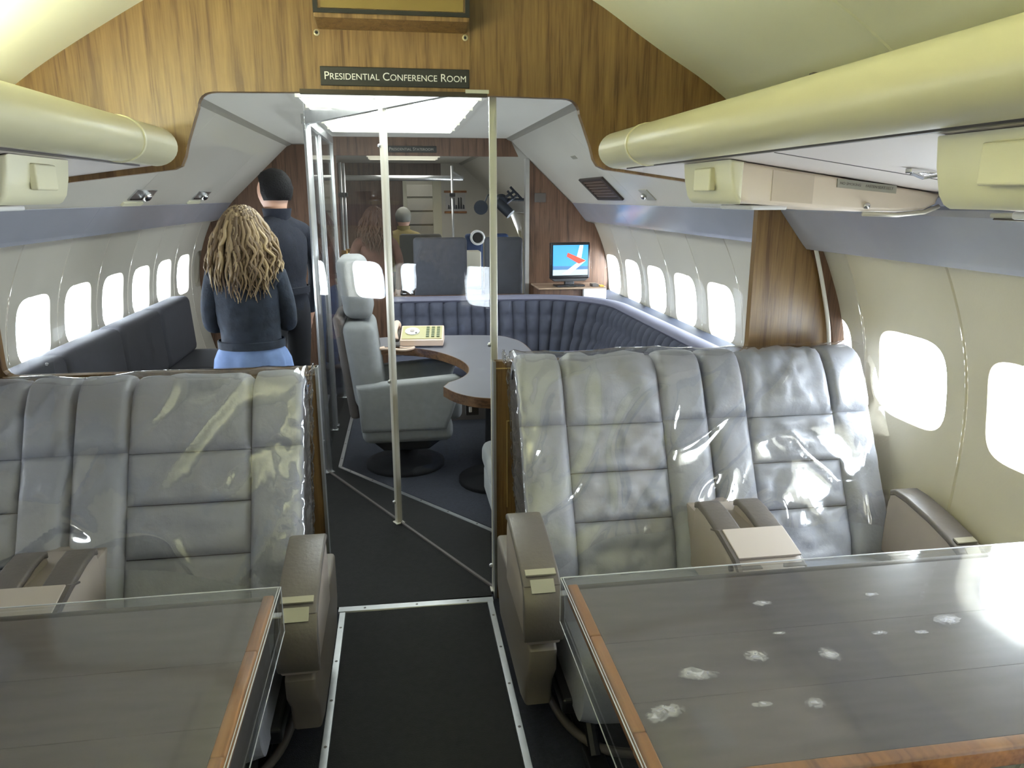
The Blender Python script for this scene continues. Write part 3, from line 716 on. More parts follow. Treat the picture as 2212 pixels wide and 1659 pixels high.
# ---------------------------------------------------------------- tables under acrylic covers
def cabin_table(label, clabel, x0, x1, y0, y1, sgn):
    """x0 = aisle edge, x1 = wall edge"""
    t = thing('cabin_table', label, 'table', ((x0 + x1) / 2, (y0 + y1) / 2, 0), 'cabin tables')
    lo, hi = sorted((x0, x1)); e = .024
    n = 4; ws = (y1 - y0 - 2 * e) / n
    obj('core', *box(lo + .004, hi - .004, y0 + .004, y1 - .004, .682, .705), PLASTICD, t)
    zt = .718
    for k, q in enumerate(((0, .30), (.30, .62), (.62, 1))):     # laminate laid in three lengths
        a, b = y0 + e + (y1 - y0 - 2 * e) * q[0], y0 + e + (y1 - y0 - 2 * e) * q[1]
        obj('laminate_panel', *box(min(x0 + sgn * e, x1), max(x0 + sgn * e, x1), a + .0006, b - .0006, .70, zt), LAMINATE, t)
    half = y0 + (y1 - y0) * .66
    for a, b in ((y0, y0 + (y1 - y0) * .2), (y0 + (y1 - y0) * .2, half), (half, y1)):
        obj('edging', *rbox(*sorted((x0, x0 + sgn * e)), a + .0005, b - .0005, .678, zt + .002, .004), WOODT, t, auto=40)
    obj('edging', *rbox(lo, hi, y0, y0 + e, .678, zt + .002, .004), WOODT, t, auto=40)
    obj('edging', *rbox(lo, hi, y1 - .012, y1, .678, zt, .004), PLASTICD, t, auto=40)
    obj('apron', *box(lo + .15, hi, y0 + .1, y1 - .1, .60, .684), PLASTICD, t)
    obj('leg', *merge(rbox(x0 + sgn * .42 - .03, x0 + sgn * .42 + .03, (y0 + y1) / 2 - .05, (y0 + y1) / 2 + .05, .02, .62, .012), rbox(x0 + sgn * .42 - .14, x0 + sgn * .42 + .14, (y0 + y1) / 2 - .14, (y0 + y1) / 2 + .14, 0, .022, .008)), ALU, t)
    c = thing('acrylic_cover', clabel, 'cover', ((x0 + x1) / 2, (y0 + y1) / 2, .61), 'acrylic table covers')
    g = .014; a0 = x0 - sgn * g; zc = .731
    obj('top_sheet', *box(*sorted((a0, x1 + sgn * .005)), y0 - g, y1 + g, zc - .006, zc), PLEXIS, c)
    obj('side_sheet', *box(*sorted((a0, a0 + sgn * .006)), y0 - g, y1 + g, .615, zc - .0065), PLEXI, c)
    obj('end_sheet', *box(*sorted((a0 + sgn * .006, x1)), y0 - g, y0 - g + .006, .615, zc - .0065), PLEXI, c)
    obj('end_sheet', *box(*sorted((a0 + sgn * .006, x1)), y1 + g - .006, y1 + g, .615, zc - .0065), PLEXI, c)
    # polished rims that catch the light
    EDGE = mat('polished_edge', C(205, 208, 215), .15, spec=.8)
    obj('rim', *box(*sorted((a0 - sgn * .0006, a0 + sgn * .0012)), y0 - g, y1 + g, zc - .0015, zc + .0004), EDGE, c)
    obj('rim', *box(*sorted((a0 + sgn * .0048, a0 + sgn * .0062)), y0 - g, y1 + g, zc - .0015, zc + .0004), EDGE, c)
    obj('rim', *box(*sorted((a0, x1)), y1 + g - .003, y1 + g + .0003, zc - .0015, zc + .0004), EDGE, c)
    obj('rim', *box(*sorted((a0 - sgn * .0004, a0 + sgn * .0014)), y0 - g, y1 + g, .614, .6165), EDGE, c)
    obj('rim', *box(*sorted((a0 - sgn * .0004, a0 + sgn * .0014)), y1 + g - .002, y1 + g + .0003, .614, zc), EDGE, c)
    return t
cabin_table('dark laminate table with orange wood edging by the right windows', 'clear scuffed acrylic cover on the right-hand table', .364, 1.715, .905, 1.530, 1)
cabin_table('dark laminate table with orange wood edging on the left', 'clear acrylic cover on the left-hand table', -.308, -1.70, .95, 1.585, -1)
# rubbed white scuff marks on the right-hand cover: flat marks with a shape of their own
SC = bpy.data.materials.new('scuff'); SC.use_nodes = True; nt = SC.node_tree; nt.nodes.clear()
o_ = nt.nodes.new('ShaderNodeOutputMaterial'); mx = nt.nodes.new('ShaderNodeMixShader'); tr = nt.nodes.new('ShaderNodeBsdfTransparent'); df = nt.nodes.new('ShaderNodeBsdfDiffuse'); df.inputs[0].default_value = (.8, .8, .84, 1)
tc = nt.nodes.new('ShaderNodeTexCoord'); nz = nt.nodes.new('ShaderNodeTexNoise'); nz.inputs['Distortion'].default_value = 2.5; nz.inputs['Scale'].default_value = 42; nz.inputs['Detail'].default_value = 6
gr = nt.nodes.new('ShaderNodeTexGradient'); gr.gradient_type = 'SPHERICAL'; mp_ = nt.nodes.new('ShaderNodeMapping'); mp_.inputs['Location'].default_value = (-1, -1, 0); mp_.inputs['Scale'].default_value = (2, 2, 0)
nt.links.new(tc.outputs['Generated'], mp_.inputs[0]); nt.links.new(mp_.outputs[0], gr.inputs[0]); nt.links.new(tc.outputs['Object'], nz.inputs['Vector'])
ml = nt.nodes.new('ShaderNodeMath'); ml.operation = 'MULTIPLY'; nt.links.new(gr.outputs['Fac'], ml.inputs[0]); nt.links.new(nz.outputs['Fac'], ml.inputs[1])
mr = nt.nodes.new('ShaderNodeMapRange'); mr.inputs[1].default_value = .17; mr.inputs[2].default_value = .48; mr.inputs[3].default_value = 0; mr.inputs[4].default_value = .42
nt.links.new(ml.outputs[0], mr.inputs[0]); nt.links.new(mr.outputs[0], mx.inputs[0]); nt.links.new(tr.outputs[0], mx.inputs[1]); nt.links.new(df.outputs[0], mx.inputs[2]); nt.links.new(mx.outputs[0], o_.inputs[0])
cov = bpy.data.objects['acrylic_cover']
for x, y, rx, ry, a in ((.769, 1.364, .035, .014, .2), (.745, 1.252, .016, .009, 0), (.662, 1.188, .030, .030, .3), (.812, 1.173, .036, .026, -.2), (.529, 1.145, .055, .020, -.4), (.951, 1.223, .028, .011, 0), (1.036, 1.211, .026, .010, 0), (1.12, 1.24, .05, .02, .4), (1.03, 1.364, .028, .010, .2), (.447, 1.06, .05, .025, 0), (.601, 1.05, .03, .012, 0), (.70, 1.04, .035, .016, .5), (.41, 1.05, .03, .02, .3)):
    R_ = []
    for k, (s_, z) in enumerate(((1, .7314), (1, .7317))):
        R_.append([(x + s_ * (1 + .9 * noise.noise((math.cos(q) * 1.7 + x * 40, math.sin(q) * 1.7 + y * 40, 0))) * (rx * math.cos(q) * math.cos(a) - ry * math.sin(q) * math.sin(a)), y + s_ * (1 + .9 * noise.noise((math.cos(q) * 1.7 + x * 40, math.sin(q) * 1.7 + y * 40, 0))) * (rx * math.cos(q) * math.sin(a) + ry * math.sin(q) * math.cos(a)), z) for q in [2 * PI * i / 14 for i in range(14)]])
    obj('scuff_mark', *loft(R_), SC, cov)

# ================================================================== CONFERENCE ROOM
def slp(side, u, y, d):     # point on the sloped side panel; u 0 top .. 1 bottom, d proud of it
    n = Vector((-.52, -.555)).normalized()
    return (side * (cx_ + (sx - cx_) * u + n.x * d), y, cz + (sz - cz) * u + n.y * d)
def slab(side, u0, u1, y0, y1, d0, d1):
    V = [slp(side, u, y, d) for d in (d0, d1) for y in (y0, y1) for u in (u0, u1)]
    return V, [(0, 2, 3, 1), (4, 5, 7, 6), (0, 1, 5, 4), (2, 6, 7, 3), (0, 4, 6, 2), (1, 3, 7, 5)]
vt = thing('ceiling_vent', 'brown louvred vent set in the sloped panel above the right sofa', 'vent', slp(1, .75, 4.9, 0))
VB = mat('vent_brown', C(96, 78, 66), .5); VBD = mat('vent_dark', C(58, 48, 42), .6)
obj('backing', *slab(1, .655, .885, 4.64, 5.20, .001, .004), VBD, vt)
for q in ((.64, .665, 4.62, 5.22), (.875, .90, 4.62, 5.22), (.665, .875, 4.62, 4.67), (.665, .875, 5.17, 5.22)): obj('frame', *slab(1, q[0], q[1], q[2], q[3], .001, .014), VBD, vt)
for i in range(6): obj('slat', *slab(1, .675 + i * .034, .697 + i * .034, 4.67, 5.17, .004, .011), VB, vt)
for side, ys, nm in ((-1, (4.50, 5.80), 'left'), (1, (4.10,), 'right')):
    for i, y in enumerate(ys):
        lab = {-1: ('chrome reading light plate on the left sloped panel nearest the doorway', 'chrome reading light plate on the left sloped panel by the blonde hair'), 1: ('small chrome air outlet on the right sloped panel',)}[side][i]
        big = side < 0; t = thing('reading_light', lab, 'reading light', slp(side, .85, y, 0), 'overhead reading lights')
        h = .17 if big else .07
        obj('plate', *slab(side, .80, .905, y - h, y + h, 0, .006), ALU if big else PSUG, t)
        c = slp(side, .85, y + .03, .02); V, F = lathe((0, 0, 0), [(.028, -.02), (.03, 0), (.022, .014), (.008, .02)], 14); nv = Vector((-side * .52, 0, -.555)).normalized(); qt = Vector((0, 0, 1)).rotation_difference(nv)
        obj('nozzle', [tuple(qt @ Vector(v) * (1 if big else .6) + Vector(c)) for v in V], F, CHROME, t, smooth=True)
        if big: obj('card_holder', *slab(side, .925, .955, y - h - .03, y + h - .06, 0, .012), PSU, t)
        if big: obj('slot', *slab(side, .885, .897, y - h + .02, y + h - .08, .006, .009), BLACK, t)
tag(obj('slope_tag', *slab(1, .385, .42, 4.78, 4.9, 0, .003), PSUG), 'small grey tag on the right sloped panel', 'tag')
ceiling_light('bright fluorescent ceiling panel inside the conference room', -.42, .40, 3.15, 5.55, cz, LAMP_CONF, (.93, 1, .97), 6)

# acrylic screen: slanting run across the doorway then aft along the corridor
def post(x, y, z1, wd, material, screws=(), ang=0):
    p = obj('post', *rot(rbox(x - wd / 2, x + wd / 2, y - wd / 2, y + wd / 2, .006, z1, .003), (x, y, 0), 'Z', ang), material, SCR, auto=30)
    obj('foot', *rot(rbox(x - wd * .8, x + wd * .8, y - wd * .8, y + wd * .8, .006, .012, .002), (x, y, 0), 'Z', ang), material, p)
    for z in screws: obj('screw', *lathe((x - wd / 2, y - .002, z), [(.009, .002), (.009, -.006), (.005, -.012), (.001, -.013)], 10, 'X'), ALU, p, smooth=True)
    return p
SCR = thing('acrylic_screen', 'clear acrylic visitor screen on metal posts slanting behind the doorway', 'screen', (-.05, 3.5, 0))
pa, pb, pc = Vector((.352, 2.775, 0)), Vector((-.045, 3.50, 0)), Vector((-.455, 4.28, 0))
ang = math.atan2((pa - pc).y, (pa - pc).x)
post(pa.x, pa.y, 1.99, .026, ALUC, (.12, 1.05)); post(pb.x, pb.y, 1.99, .028, ALUC, (.12, .74, 1.82), ang); post(pc.x, pc.y, 1.99, .032, ALU, (.2,), ang)
corr = [(-.475, 4.36), (-.485, 5.12), (-.485, 5.22), (-.47, 6.0)]
for x, y in corr[1:]: post(x, y, 1.99, .03, ALU, (.3, 1.8) if y == 5.22 else ())
def sheet(a, b, z0, z1, th=.006):
    a, b = Vector((a[0], a[1], 0)), Vector((b[0], b[1], 0)); n = Vector((-(b - a).y, (b - a).x, 0)).normalized() * th / 2
    V = [(p.x, p.y, z) for z in (z0, z1) for p in (a + n, b + n, b - n, a - n)]
    return V, [(0, 1, 2, 3), (4, 5, 6, 7), (0, 1, 5, 4), (1, 2, 6, 5), (2, 3, 7, 6), (3, 0, 4, 7)]
obj('acrylic_sheet', *sheet(pa.lerp(pb, .03), pb.lerp(pa, .03), .007, 1.985), PLEXI, SCR)
obj('acrylic_sheet', *sheet(pb.lerp(pc, .03), pc.lerp(pb, .03), .007, 1.985), PLEXI, SCR)
for a, b in zip(corr[:-1], corr[1:]): obj('acrylic_sheet', *sheet(a, b, .007, 1.985), PLEXI, SCR)
obj('top_rail', *sheet(pa + (pa - pc).normalized() * .0, pc, 1.975, 2.04, .03), ALU, SCR)
obj('top_rail', *sheet(corr[0], corr[-1], 1.985, 2.035, .035), ALU, SCR)
obj('floor_channel', *sheet(pa, pc, .006, .014, .012), PLASTICD, SCR)

# kidney-shaped conference table
TP = smoothline([(.195, 3.44, 0), (.25, 3.31, 0), (.35, 3.215, 0), (.50, 3.20, 0), (.66, 3.36, 0), (.745, 3.7, 0), (.755, 4.1, 0), (.745, 4.45, 0), (.70, 4.62, 0), (.60, 4.74, 0), (.28, 4.79, 0), (-.10, 4.78, 0), (-.25, 4.68, 0), (-.24, 4.53, 0), (-.12, 4.47, 0), (.01, 4.435, 0), (.17, 4.32, 0), (.285, 4.13, 0), (.345, 3.93, 0), (.345, 3.75, 0), (.30, 3.615, 0), (.225, 3.52, 0)], 4)
tp2 = [(p.x, p.y) for p in TP]
kt = thing('conference_table', 'grey kidney-shaped conference table with wood edge', 'table', (.45, 4.0, 0))
obj('tabletop', *prism(tp2, 'Z', .685, .72), TABLEG, kt)
V, F = [], []; n = len(tp2)
ct = Vector((.45, 4.0))
for i in range(n):
    p = Vector(tp2[i]); q = Vector(tp2[(i + 1) % n]) - Vector(tp2[i - 1]); nn = Vector((q.y, -q.x)).normalized() * .004
    V += [(p.x + nn.x, p.y + nn.y, .672), (p.x + nn.x, p.y + nn.y, .7195), (p.x - nn.x, p.y - nn.y, .7195), (p.x - nn.x, p.y - nn.y, .672)]
for i in range(n):
    j = (i + 1) % n
    for k in range(4): F.append((4 * i + k, 4 * i + (k + 1) % 4, 4 * j + (k + 1) % 4, 4 * j + k))
obj('wood_edge', V, F, wood('table_edge_wood', C(74, 50, 32), C(128, 96, 66), axis='X'), kt)
obj('pedestal', *lathe((.52, 4.0, 0), [(.22, .005), (.22, .03), (.07, .06), (.06, .6), (.16, .68)], 24), mat('matt_black', C(20, 20, 22), .8, spec=.2), kt, smooth=True)
sb = obj('switch_box', *rbox(.285, .345, 3.29, 3.33, .615, .672, .004), BLACK, kt)
obj('rocker', *rbox(.298, .312, 3.283, 3.291, .632, .658, .003), WHITE, sb)
obj('seat_crank', *tube([(.40, 3.30, .615), (.46, 3.28, .61)], .008, 8), CHROME, kt)
# pale cushion stool just inside the right half wall
st = thing('padded_stool', 'pale grey padded stool behind the right half wall', 'stool', (.56, 3.35, 0))
obj('cushion', *rbox(.375, .76, 3.12, 3.50, .30, .43, .045, 5), mat('pale_vinyl', C(196, 198, 196), .35), st, auto=60)
obj('skirt', *rbox(.385, .75, 3.13, 3.49, .16, .32, .03, 3), MATS['pale_vinyl'], st, auto=60)
obj('base', *rbox(.42, .72, 3.18, 3.46, .006, .17, .01), mat('pale_oak', C(176, 152, 112), .5), st)

# multi-line telephone on the table
ph = thing('telephone', 'beige desk telephone with dial and key rows on the table', 'telephone', (.12, 4.52, .72))
PX = lambda x, y, z: (.125 + (x * math.cos(-.10) - y * math.sin(-.10)), 4.50 + (x * math.sin(-.10) + y * math.cos(-.10)), .72 + z)
def pp(part): return [PX(*v) for v in part[0]], part[1]
V, F = prism([(-.10, .012), (-.10, .045), (.075, .105), (.10, .095), (.105, .012)], 'X', -.125, .135, .006, 2); obj('body', *pp((V, F)), PHONE, ph, auto=35)
sl = .06 / .175
fz = lambda y: .045 + (y + .10) * sl
def fslab(x0, x1, y0, y1, d0, d1):
    V = [(x, y - .32 * d, fz(y) + d) for d in (d0, d1) for y in (y0, y1) for x in (x0, x1)]
    return V, [(0, 2, 3, 1), (4, 5, 7, 6), (0, 1, 5, 4), (2, 6, 7, 3), (0, 4, 6, 2), (1, 3, 7, 5)]
obj('face_plate', *pp(fslab(-.115, .125, -.085, .062, 0, .004)), PHONEF, ph)
def disc(r, d0, d1, cx0, cy0, n=20):
    R_ = []
    for d in (d0, d1): R_.append([(cx0 + r * math.cos(2 * PI * i / n), cy0 + r * .94 * math.sin(2 * PI * i / n) - .32 * d, fz(cy0 + r * .94 * math.sin(2 * PI * i / n)) + d) for i in range(n)])
    return loft(R_)
dl = obj('dial', *pp(disc(.044, .004, .010, -.055, -.005)), WHITE, ph); obj('dial_hub', *pp(disc(.014, .010, .013, -.055, -.005)), PLASTICT, dl); obj('finger_stop', *pp(disc(.006, .010, .014, -.03, -.03)), PLASTICD, dl)
for c_ in range(3):
    for r_ in range(6):
        obj('key', *pp(fslab(.03 + c_ * .032, .048 + c_ * .032, -.070 + r_ * .021, -.055 + r_ * .021, .004, .010)), mat('key_olive', C(110, 118, 78), .5), ph)
hs = [PX(-.155, y, z) for y, z in ((-.10, .055), (-.085, .085), (-.03, .105), (.04, .12), (.085, .115), (.105, .09))]
obj('handset', *tube(smoothline(hs, 4), [.024, .024, .022, .02, .018, .016, .016, .015, .015, .015, .016, .016, .017, .018, .02, .022, .023, .024, .024, .023, .022], 12), PHONE, ph, smooth=True)
obj('cradle', *pp(rbox(-.178, -.128, -.08, .08, .03, .085, .012)), PLASTICD, ph, auto=40)
cpts = [PX(-.06 + .13 * math.cos(a) * .8 - .08, -.15 - .035 * math.sin(a), .008 + .004 * math.cos(3 * a)) for a in [PI * (i / 20 * 1.7 - .45) for i in range(21)]]
obj('cord', *tube(cpts, .008, 6), PHONE, ph, smooth=True)

# swivel chair facing the table
sw = thing('swivel_chair', 'pale grey high-backed swivel armchair facing the kidney-shaped table', 'chair', (0, 4.36, 0))
yc0, yc1 = 4.10, 4.62
def slant(part, k=.10, z0=.42): return [(v[0] - (v[2] - z0) * k, v[1], v[2]) for v in part[0]], part[1]
obj('headrest', *slant(rbox(-.245, -.085, yc0 + .06, yc1 - .06, .935, 1.275, .05, 5), .12), CHAIR, sw, auto=60)
obj('backrest', *slant(rbox(-.27, -.09, yc0 + .02, yc1 - .02, .42, .925, .055, 5), .12), CHAIR, sw, auto=60)
obj('back_shell', *slant(rbox(-.31, -.25, yc0 + .05, yc1 - .05, .36, .96, .025, 3), .12), PLASTICD, sw, auto=60)
for a, b in ((yc0 - .03, yc0 + .065), (yc1 - .065, yc1 + .03)):
    arm = obj('armrest', *prism([(-.24, .30), (-.26, .57), (-.10, .585), (.30, .615), (.335, .60), (.335, .57), (.28, .40), (.24, .30)], 'Y', a, b, .025, 4), CHAIR, sw, auto=60)
obj('seat_cushion', *rbox(-.16, .34, yc0 + .06, yc1 - .06, .33, .46, .04, 4), CHAIR, sw, auto=60)
obj('seat_base', *rbox(-.24, .28, yc0 - .01, yc1 + .01, .22, .36, .05, 4), CHAIR, sw, auto=60)
obj('under_frame', *prism([(-.20, .23), (.24, .23), (.14, .16), (-.12, .16)], 'Y', yc0 + .06, yc1 - .06, .01), BLACK, sw)
obj('pedestal', *lathe((0, 4.36, .005), [(.24, 0), (.24, .02), (.20, .035), (.08, .06), (.07, .16)], 24), mat('matt_black', C(20, 20, 22), .8, spec=.2), sw, smooth=True)

# tufted sofa along the aft bulkhead, round the corner and forward along the right wall
path = [Vector((-.10, 5.74)), Vector((.95, 5.74))]
for i in range(1, 13):
    a = PI / 2 * i / 12; path.append(Vector((.95 + .60 * math.sin(a), 5.14 + .60 * math.cos(a))))
path += [Vector((1.55, 2.80))]
class Path2(Curve): pass
SP = Path2([tuple(p) for p in path])
def spn(t):
    d = SP.at(min(SP.L, t + .02)) - SP.at(max(0, t - .02)); d.normalize(); return Vector((d.y, -d.x))   # to the room side
so = thing('corner_sofa', 'slate blue tufted corner sofa along the right windows', 'sofa', (1.1, 5.0, 0))
def sweep(sec, t0, t1, n, material, name, parent):
    rings = []
    for i in range(n + 1):
        t = t0 + (t1 - t0) * i / n; p = SP.at(t); nn = spn(t); rings.append([(p.x + nn.x * a, p.y + nn.y * a, z) for a, z in sec])
    return obj(name, *loft(rings), material, parent, auto=50)
n_ch = 40; step = SP.L / n_ch
for i in range(n_ch):
    a, b = i * step, (i + 1) * step; V, F = [], []; nu, nv = 6, 16
    for j in range(nv + 1):
        v = j / nv; z = .40 + .42 * v; lean = .13 - .14 * v
        tuft = 1 - .55 * max(math.exp(-((v - .36) / .05) ** 2), math.exp(-((v - .70) / .05) ** 2))
        for k in range(nu + 1):
            u = k / nu; t = a + (b - a) * u; p = SP.at(t); nn = spn(t)
            pw = max(0, 1 - abs(2 * u - 1) ** 2.5) ** .6 * max(0, 1 - abs(2 * v - 1) ** 6) ** .4
            dd = lean + .004 + .042 * pw * tuft
            V.append((p.x + nn.x * dd, p.y + nn.y * dd, z))
    for j in range(nv):
        for k in range(nu): q = j * (nu + 1) + k; F.append((q, q + 1, q + nu + 2, q + nu + 1))
    obj('back_channel', V, F, SOFA, so, smooth=True)
sweep([(.125, .36), (-.005, .815), (-.10, .815), (-.12, .36)], 0, SP.L, 60, SOFA, 'back_frame', so)
roll = [(-.045 + .065 * math.cos(a), .822 + .028 * math.sin(a)) for a in [2 * PI * i / 12 for i in range(12)]]
sweep(roll, 0, SP.L, 60, SOFAP, 'top_roll', so)
sweep([(.10, .42), (.55, .44), (.59, .42), (.60, .36), (.58, .32), (.10, .32)], 0, SP.L, 60, SOFA, 'seat', so)
sweep([(.0, .006), (.0, .325), (.54, .325), (.52, .006)], 0, SP.L, 60, PLASTICD, 'plinth', so)
tag(obj('window_ledge', *prism([(1.66, .70), (1.66, .80), (1.77, .83), (1.77, .70)], 'Y', YB + .06, 6.15), mat('dark_blue_ledge', C(52, 58, 74), .6)), 'dark blue padded ledge between the sofa and right windows', 'ledge')
# sofa on the left side of the room
ls = thing('side_sofa', 'dark grey sofa along the left windows', 'sofa', (-1.4, 4.4, 0))
DG = mat('charcoal_cloth', C(60, 60, 66), .8, var=.1, vscale=30, bump=.2, bscale=250)
for k in range(4):
    a = 3.05 + k * .74
    obj('back_cushion', *rot(rbox(-1.73, -1.57, a + .005, a + .735, .44, .87, .045, 4), (-1.6, a, .44), 'Y', -.06), DG, ls, auto=60)
    obj('seat_cushion', *rbox(-1.62, -1.18, a + .005, a + .735, .30, .45, .04, 4), DG, ls, auto=60)
obj('plinth', *box(-1.62, -1.20, 3.05, 6.01, .006, .30), PLASTICD, ls)
obj('sofa_arm', *rbox(-1.64, -1.16, 3.0, 3.10, .008, .66, .05, 4), DG, ls, auto=60)

# ---------------------------------------------------------------- second bulkhead, television, console
wb = struct(thing('wall_aft', None, None, (0, Y2, 0)))
obj('header', *prism([(-.48, 1.915), (.995, 1.915), (.925, cz), (-.48, cz)], 'Y', Y2, Y2 + .035), WOODD, wb)
side_w = [(1.075, 0), (1.075, 1.915), (1.0, 1.915), (.93, 2.05), (.955, 2.05), (1.47, 1.53), (1.58, 1.40)] + [(p.x + .003, p.y) for p in (PROF.at(PROF.L * (.04 + .96 * i / 14)) for i in range(15))]
obj('side_panel', *prism([(1.075, 0), (1.075, 1.90), (1.48, 1.52), (1.58, 1.40)] + side_w[7:], 'Y', Y2, Y2 + .035), WOODD, wb)
obj('jamb_trim', *box(1.052, 1.085, Y2 - .02, Y2 + .05, 0, 1.90), ALU, wb)
obj('wall_plate', *rbox(1.13, 1.225, Y2 - .01, Y2, 1.555, 1.63, .003), PLASTICD, wb)
obj('low_panel', *box(-.30, 1.07, Y2 + .0, Y2 + .03, 0, .80), WOODD, wb)
lp = struct(obj('wall_corridor', *prism([(-.52, 0), (-.52, 2.05), (-.955, 2.05), (-1.47, 1.53), (-1.58, 1.40)] + [(-p.x - .003, p.y) for p in (PROF.at(PROF.L * (.04 + .96 * i / 14)) for i in range(15))], 'Y', 7.1, 7.14), WOODD))
s2 = thing('stateroom_sign', 'small black sign lettered Presidential Stateroom on the far header', 'sign', (.14, Y2, 1.96))
obj('plate', *rbox(-.06, .335, Y2 - .008, Y2 - .001, 1.94, 1.99, .002), SIGNB, s2)
text_mesh('lettering', 'Presidential Stateroom', .034, (.135, Y2 - .0085, 1.965), (1, 0, 0), (0, 0, 1), PSUG, s2, .0005, True)
cs = thing('console_cabinet', 'small wooden console with white front below the television', 'cabinet', (1.36, 5.95, 0))
obj('carcass', *rbox(1.12, 1.50, 5.86, 6.18, .006, .875, .006), WOODD, cs)
obj('white_front', *rbox(1.47, 1.66, 5.82, 6.15, .60, .885, .006), WHITE, cs)
obj('top', *rbox(1.10, 1.66, 5.82, 6.18, .878, .892, .004), wood('console_top', C(120, 96, 76), C(170, 146, 124), axis='X'), cs)
tv = thing('television', 'small black flat television showing a red and white aircraft tail', 'television', (1.37, 5.92, .892))
tvT = lambda part: rot(part, (1.37, 5.9, 1), 'Z', .10)
obj('cabinet', *tvT(rbox(1.205, 1.535, 5.885, 5.935, .955, 1.245, .010, 3)), BLACK, tv, auto=40)
obj('speaker_bar', *tvT(prism([(1.205, .962), (1.535, .962), (1.50, .935), (1.24, .935)], 'Y', 5.89, 5.93, .004)), BLACK, tv)
obj('stand', *tvT(merge(rbox(1.33, 1.41, 5.90, 5.93, .905, .94, .005), rbox(1.25, 1.49, 5.86, 5.97, .893, .908, .006))), BLACK, tv)
def em(name, col, s=1.0): return mat(name, col, .6, emit=(col[0], col[1], col[2], s))
def flat(name, pts, y, material, parent): return obj(name, *tvT(prism(pts, 'Y', y, y + .0008)), material, parent)
scn = flat('screen', [(1.222, .985), (1.518, .985), (1.518, 1.225), (1.222, 1.225)], 5.8835, em('screen_blue', C(50, 132, 205)), tv)
flat('screen_image', [(1.222, .985), (1.518, .985), (1.518, 1.03), (1.222, 1.03)], 5.8825, em('screen_ground', C(150, 165, 165)), scn)
flat('screen_image', [(1.222, 1.03), (1.518, 1.03), (1.518, 1.055), (1.222, 1.06)], 5.8825, em('screen_hills', C(60, 100, 140)), scn)
flat('screen_image', [(1.30, .995), (1.36, .99), (1.50, 1.10), (1.47, 1.115)], 5.8815, em('screen_white', C(220, 220, 215)), scn)
flat('screen_image', [(1.335, 1.135), (1.345, 1.165), (1.50, 1.10), (1.44, 1.075)], 5.8805, em('screen_red', C(205, 62, 44)), scn)
flat('screen_image', [(1.42, 1.125), (1.445, 1.222), (1.475, 1.222), (1.46, 1.118)], 5.881, em('screen_white2', C(226, 226, 226)), scn)
dv = thing('disc_player', 'small dark box beside the television on the console', 'player', (1.52, 5.87, .892))
obj('box', *rbox(1.545, 1.60, 5.84, 5.93, .8925, .915, .004), PLASTICD, dv)
tag(obj('yellow_label', *rbox(1.61, 1.645, 5.84, 5.90, .8925, .903, .002), mat('yellow', C(220, 170, 60), .5)), 'tiny yellow block at the end of the console', 'block')

# ================================================================== STATEROOM BEYOND
def armchair(label, x0, x1, y, top, material, group, dirn=1, extra=None):
    """seen from behind (dirn=1: faces aft)"""
    t = thing('cabin_chair', label, 'chair', ((x0 + x1) / 2, y, 0), group)
    obj('backrest', *rot(rbox(x0, x1, *sorted((y, y + dirn * .11)), .36, top, .03, 4), ((x0 + x1) / 2, y, .36), 'X', .02 * dirn), material, t, auto=50)
    obj('seat', *rbox(x0 + .02, x1 - .02, *sorted((y + dirn * .10, y + dirn * .56)), .30, .46, .03, 4), material, t, auto=50)
    for a in (x0 - .03, x1 - .03): obj('armrest', *rbox(a, a + .06, *sorted((y + dirn * .06, y + dirn * .5)), .28, .62, .02, 3), material, t, auto=50)
    obj('base', *rbox(x0 + .06, x1 - .06, *sorted((y + dirn * .08, y + dirn * .5)), 0, .30, .01), PLASTICD, t)
    return t
CG = mat('charcoal_seat', C(70, 72, 80), .8, var=.08, vscale=30); NV = mat('navy_seat', C(36, 56, 92), .8)
armchair('charcoal seat back beyond the sofa, left of the bright gap', .13, .58, 6.35, 1.265, CG, 'seats in the far room')
armchair('charcoal seat back beyond the sofa, against the metal jamb', .735, 1.06, 6.35, 1.265, CG, 'seats in the far room')
armchair('olive charcoal seat with rounded top, behind the left charcoal seat', .02, .42, 7.2, 1.255, mat('olive_seat', C(66, 66, 62), .8), 'seats in the far room')
n1 = armchair('navy seat with round dial at its corner in the far room', .68, .86, 7.6, 1.235, NV, 'seats in the far room')
armchair('navy seat beside the acrylic post in the far room', .93, 1.12, 7.6, 1.235, NV, 'seats in the far room')
dl = obj('dial', *lathe((.80, 7.57, 1.20), [(.075, .04), (.075, -.02), (.06, -.025), (.055, -.01)], 24, 'Y'), WHITE, n1, auto=40); obj('dial_face', *lathe((.80, 7.57, 1.20), [(.056, -.008), (.05, -.012)], 24, 'Y'), BLACK, dl)
cab = thing('white_cabinet', 'pale cabinet showing as a bright strip between the charcoal seats', 'cabinet', (.66, 6.95, 0))
obj('body', *rbox(.60, .76, 6.9, 7.1, 0, 1.11, .01), mat('pale_cabinet', C(214, 208, 190), .5), cab); obj('plinth', *box(.60, .76, 6.885, 6.9, .76, .79), PSUG, cab)
wf = struct(thing('wall_far', None, None, (0, Y3, 0)))
obj('wood_panel', *box(-1.82, .10, Y3, Y3 + .05, 0, 2.06), WOODD, wf)
obj('wood_panel', *box(.10, .64, Y3, Y3 + .05, 1.86, 2.06), WOODD, wf)
obj('white_panel', *prism([(.64, 0), (.64, 2.06), (.93, 2.06), (1.48, 1.53), (1.62, 1.40), (1.78, 1.0), (1.78, .7), (1.63, 0)], 'Y', Y3, Y3 + .05), CEILW, wf)
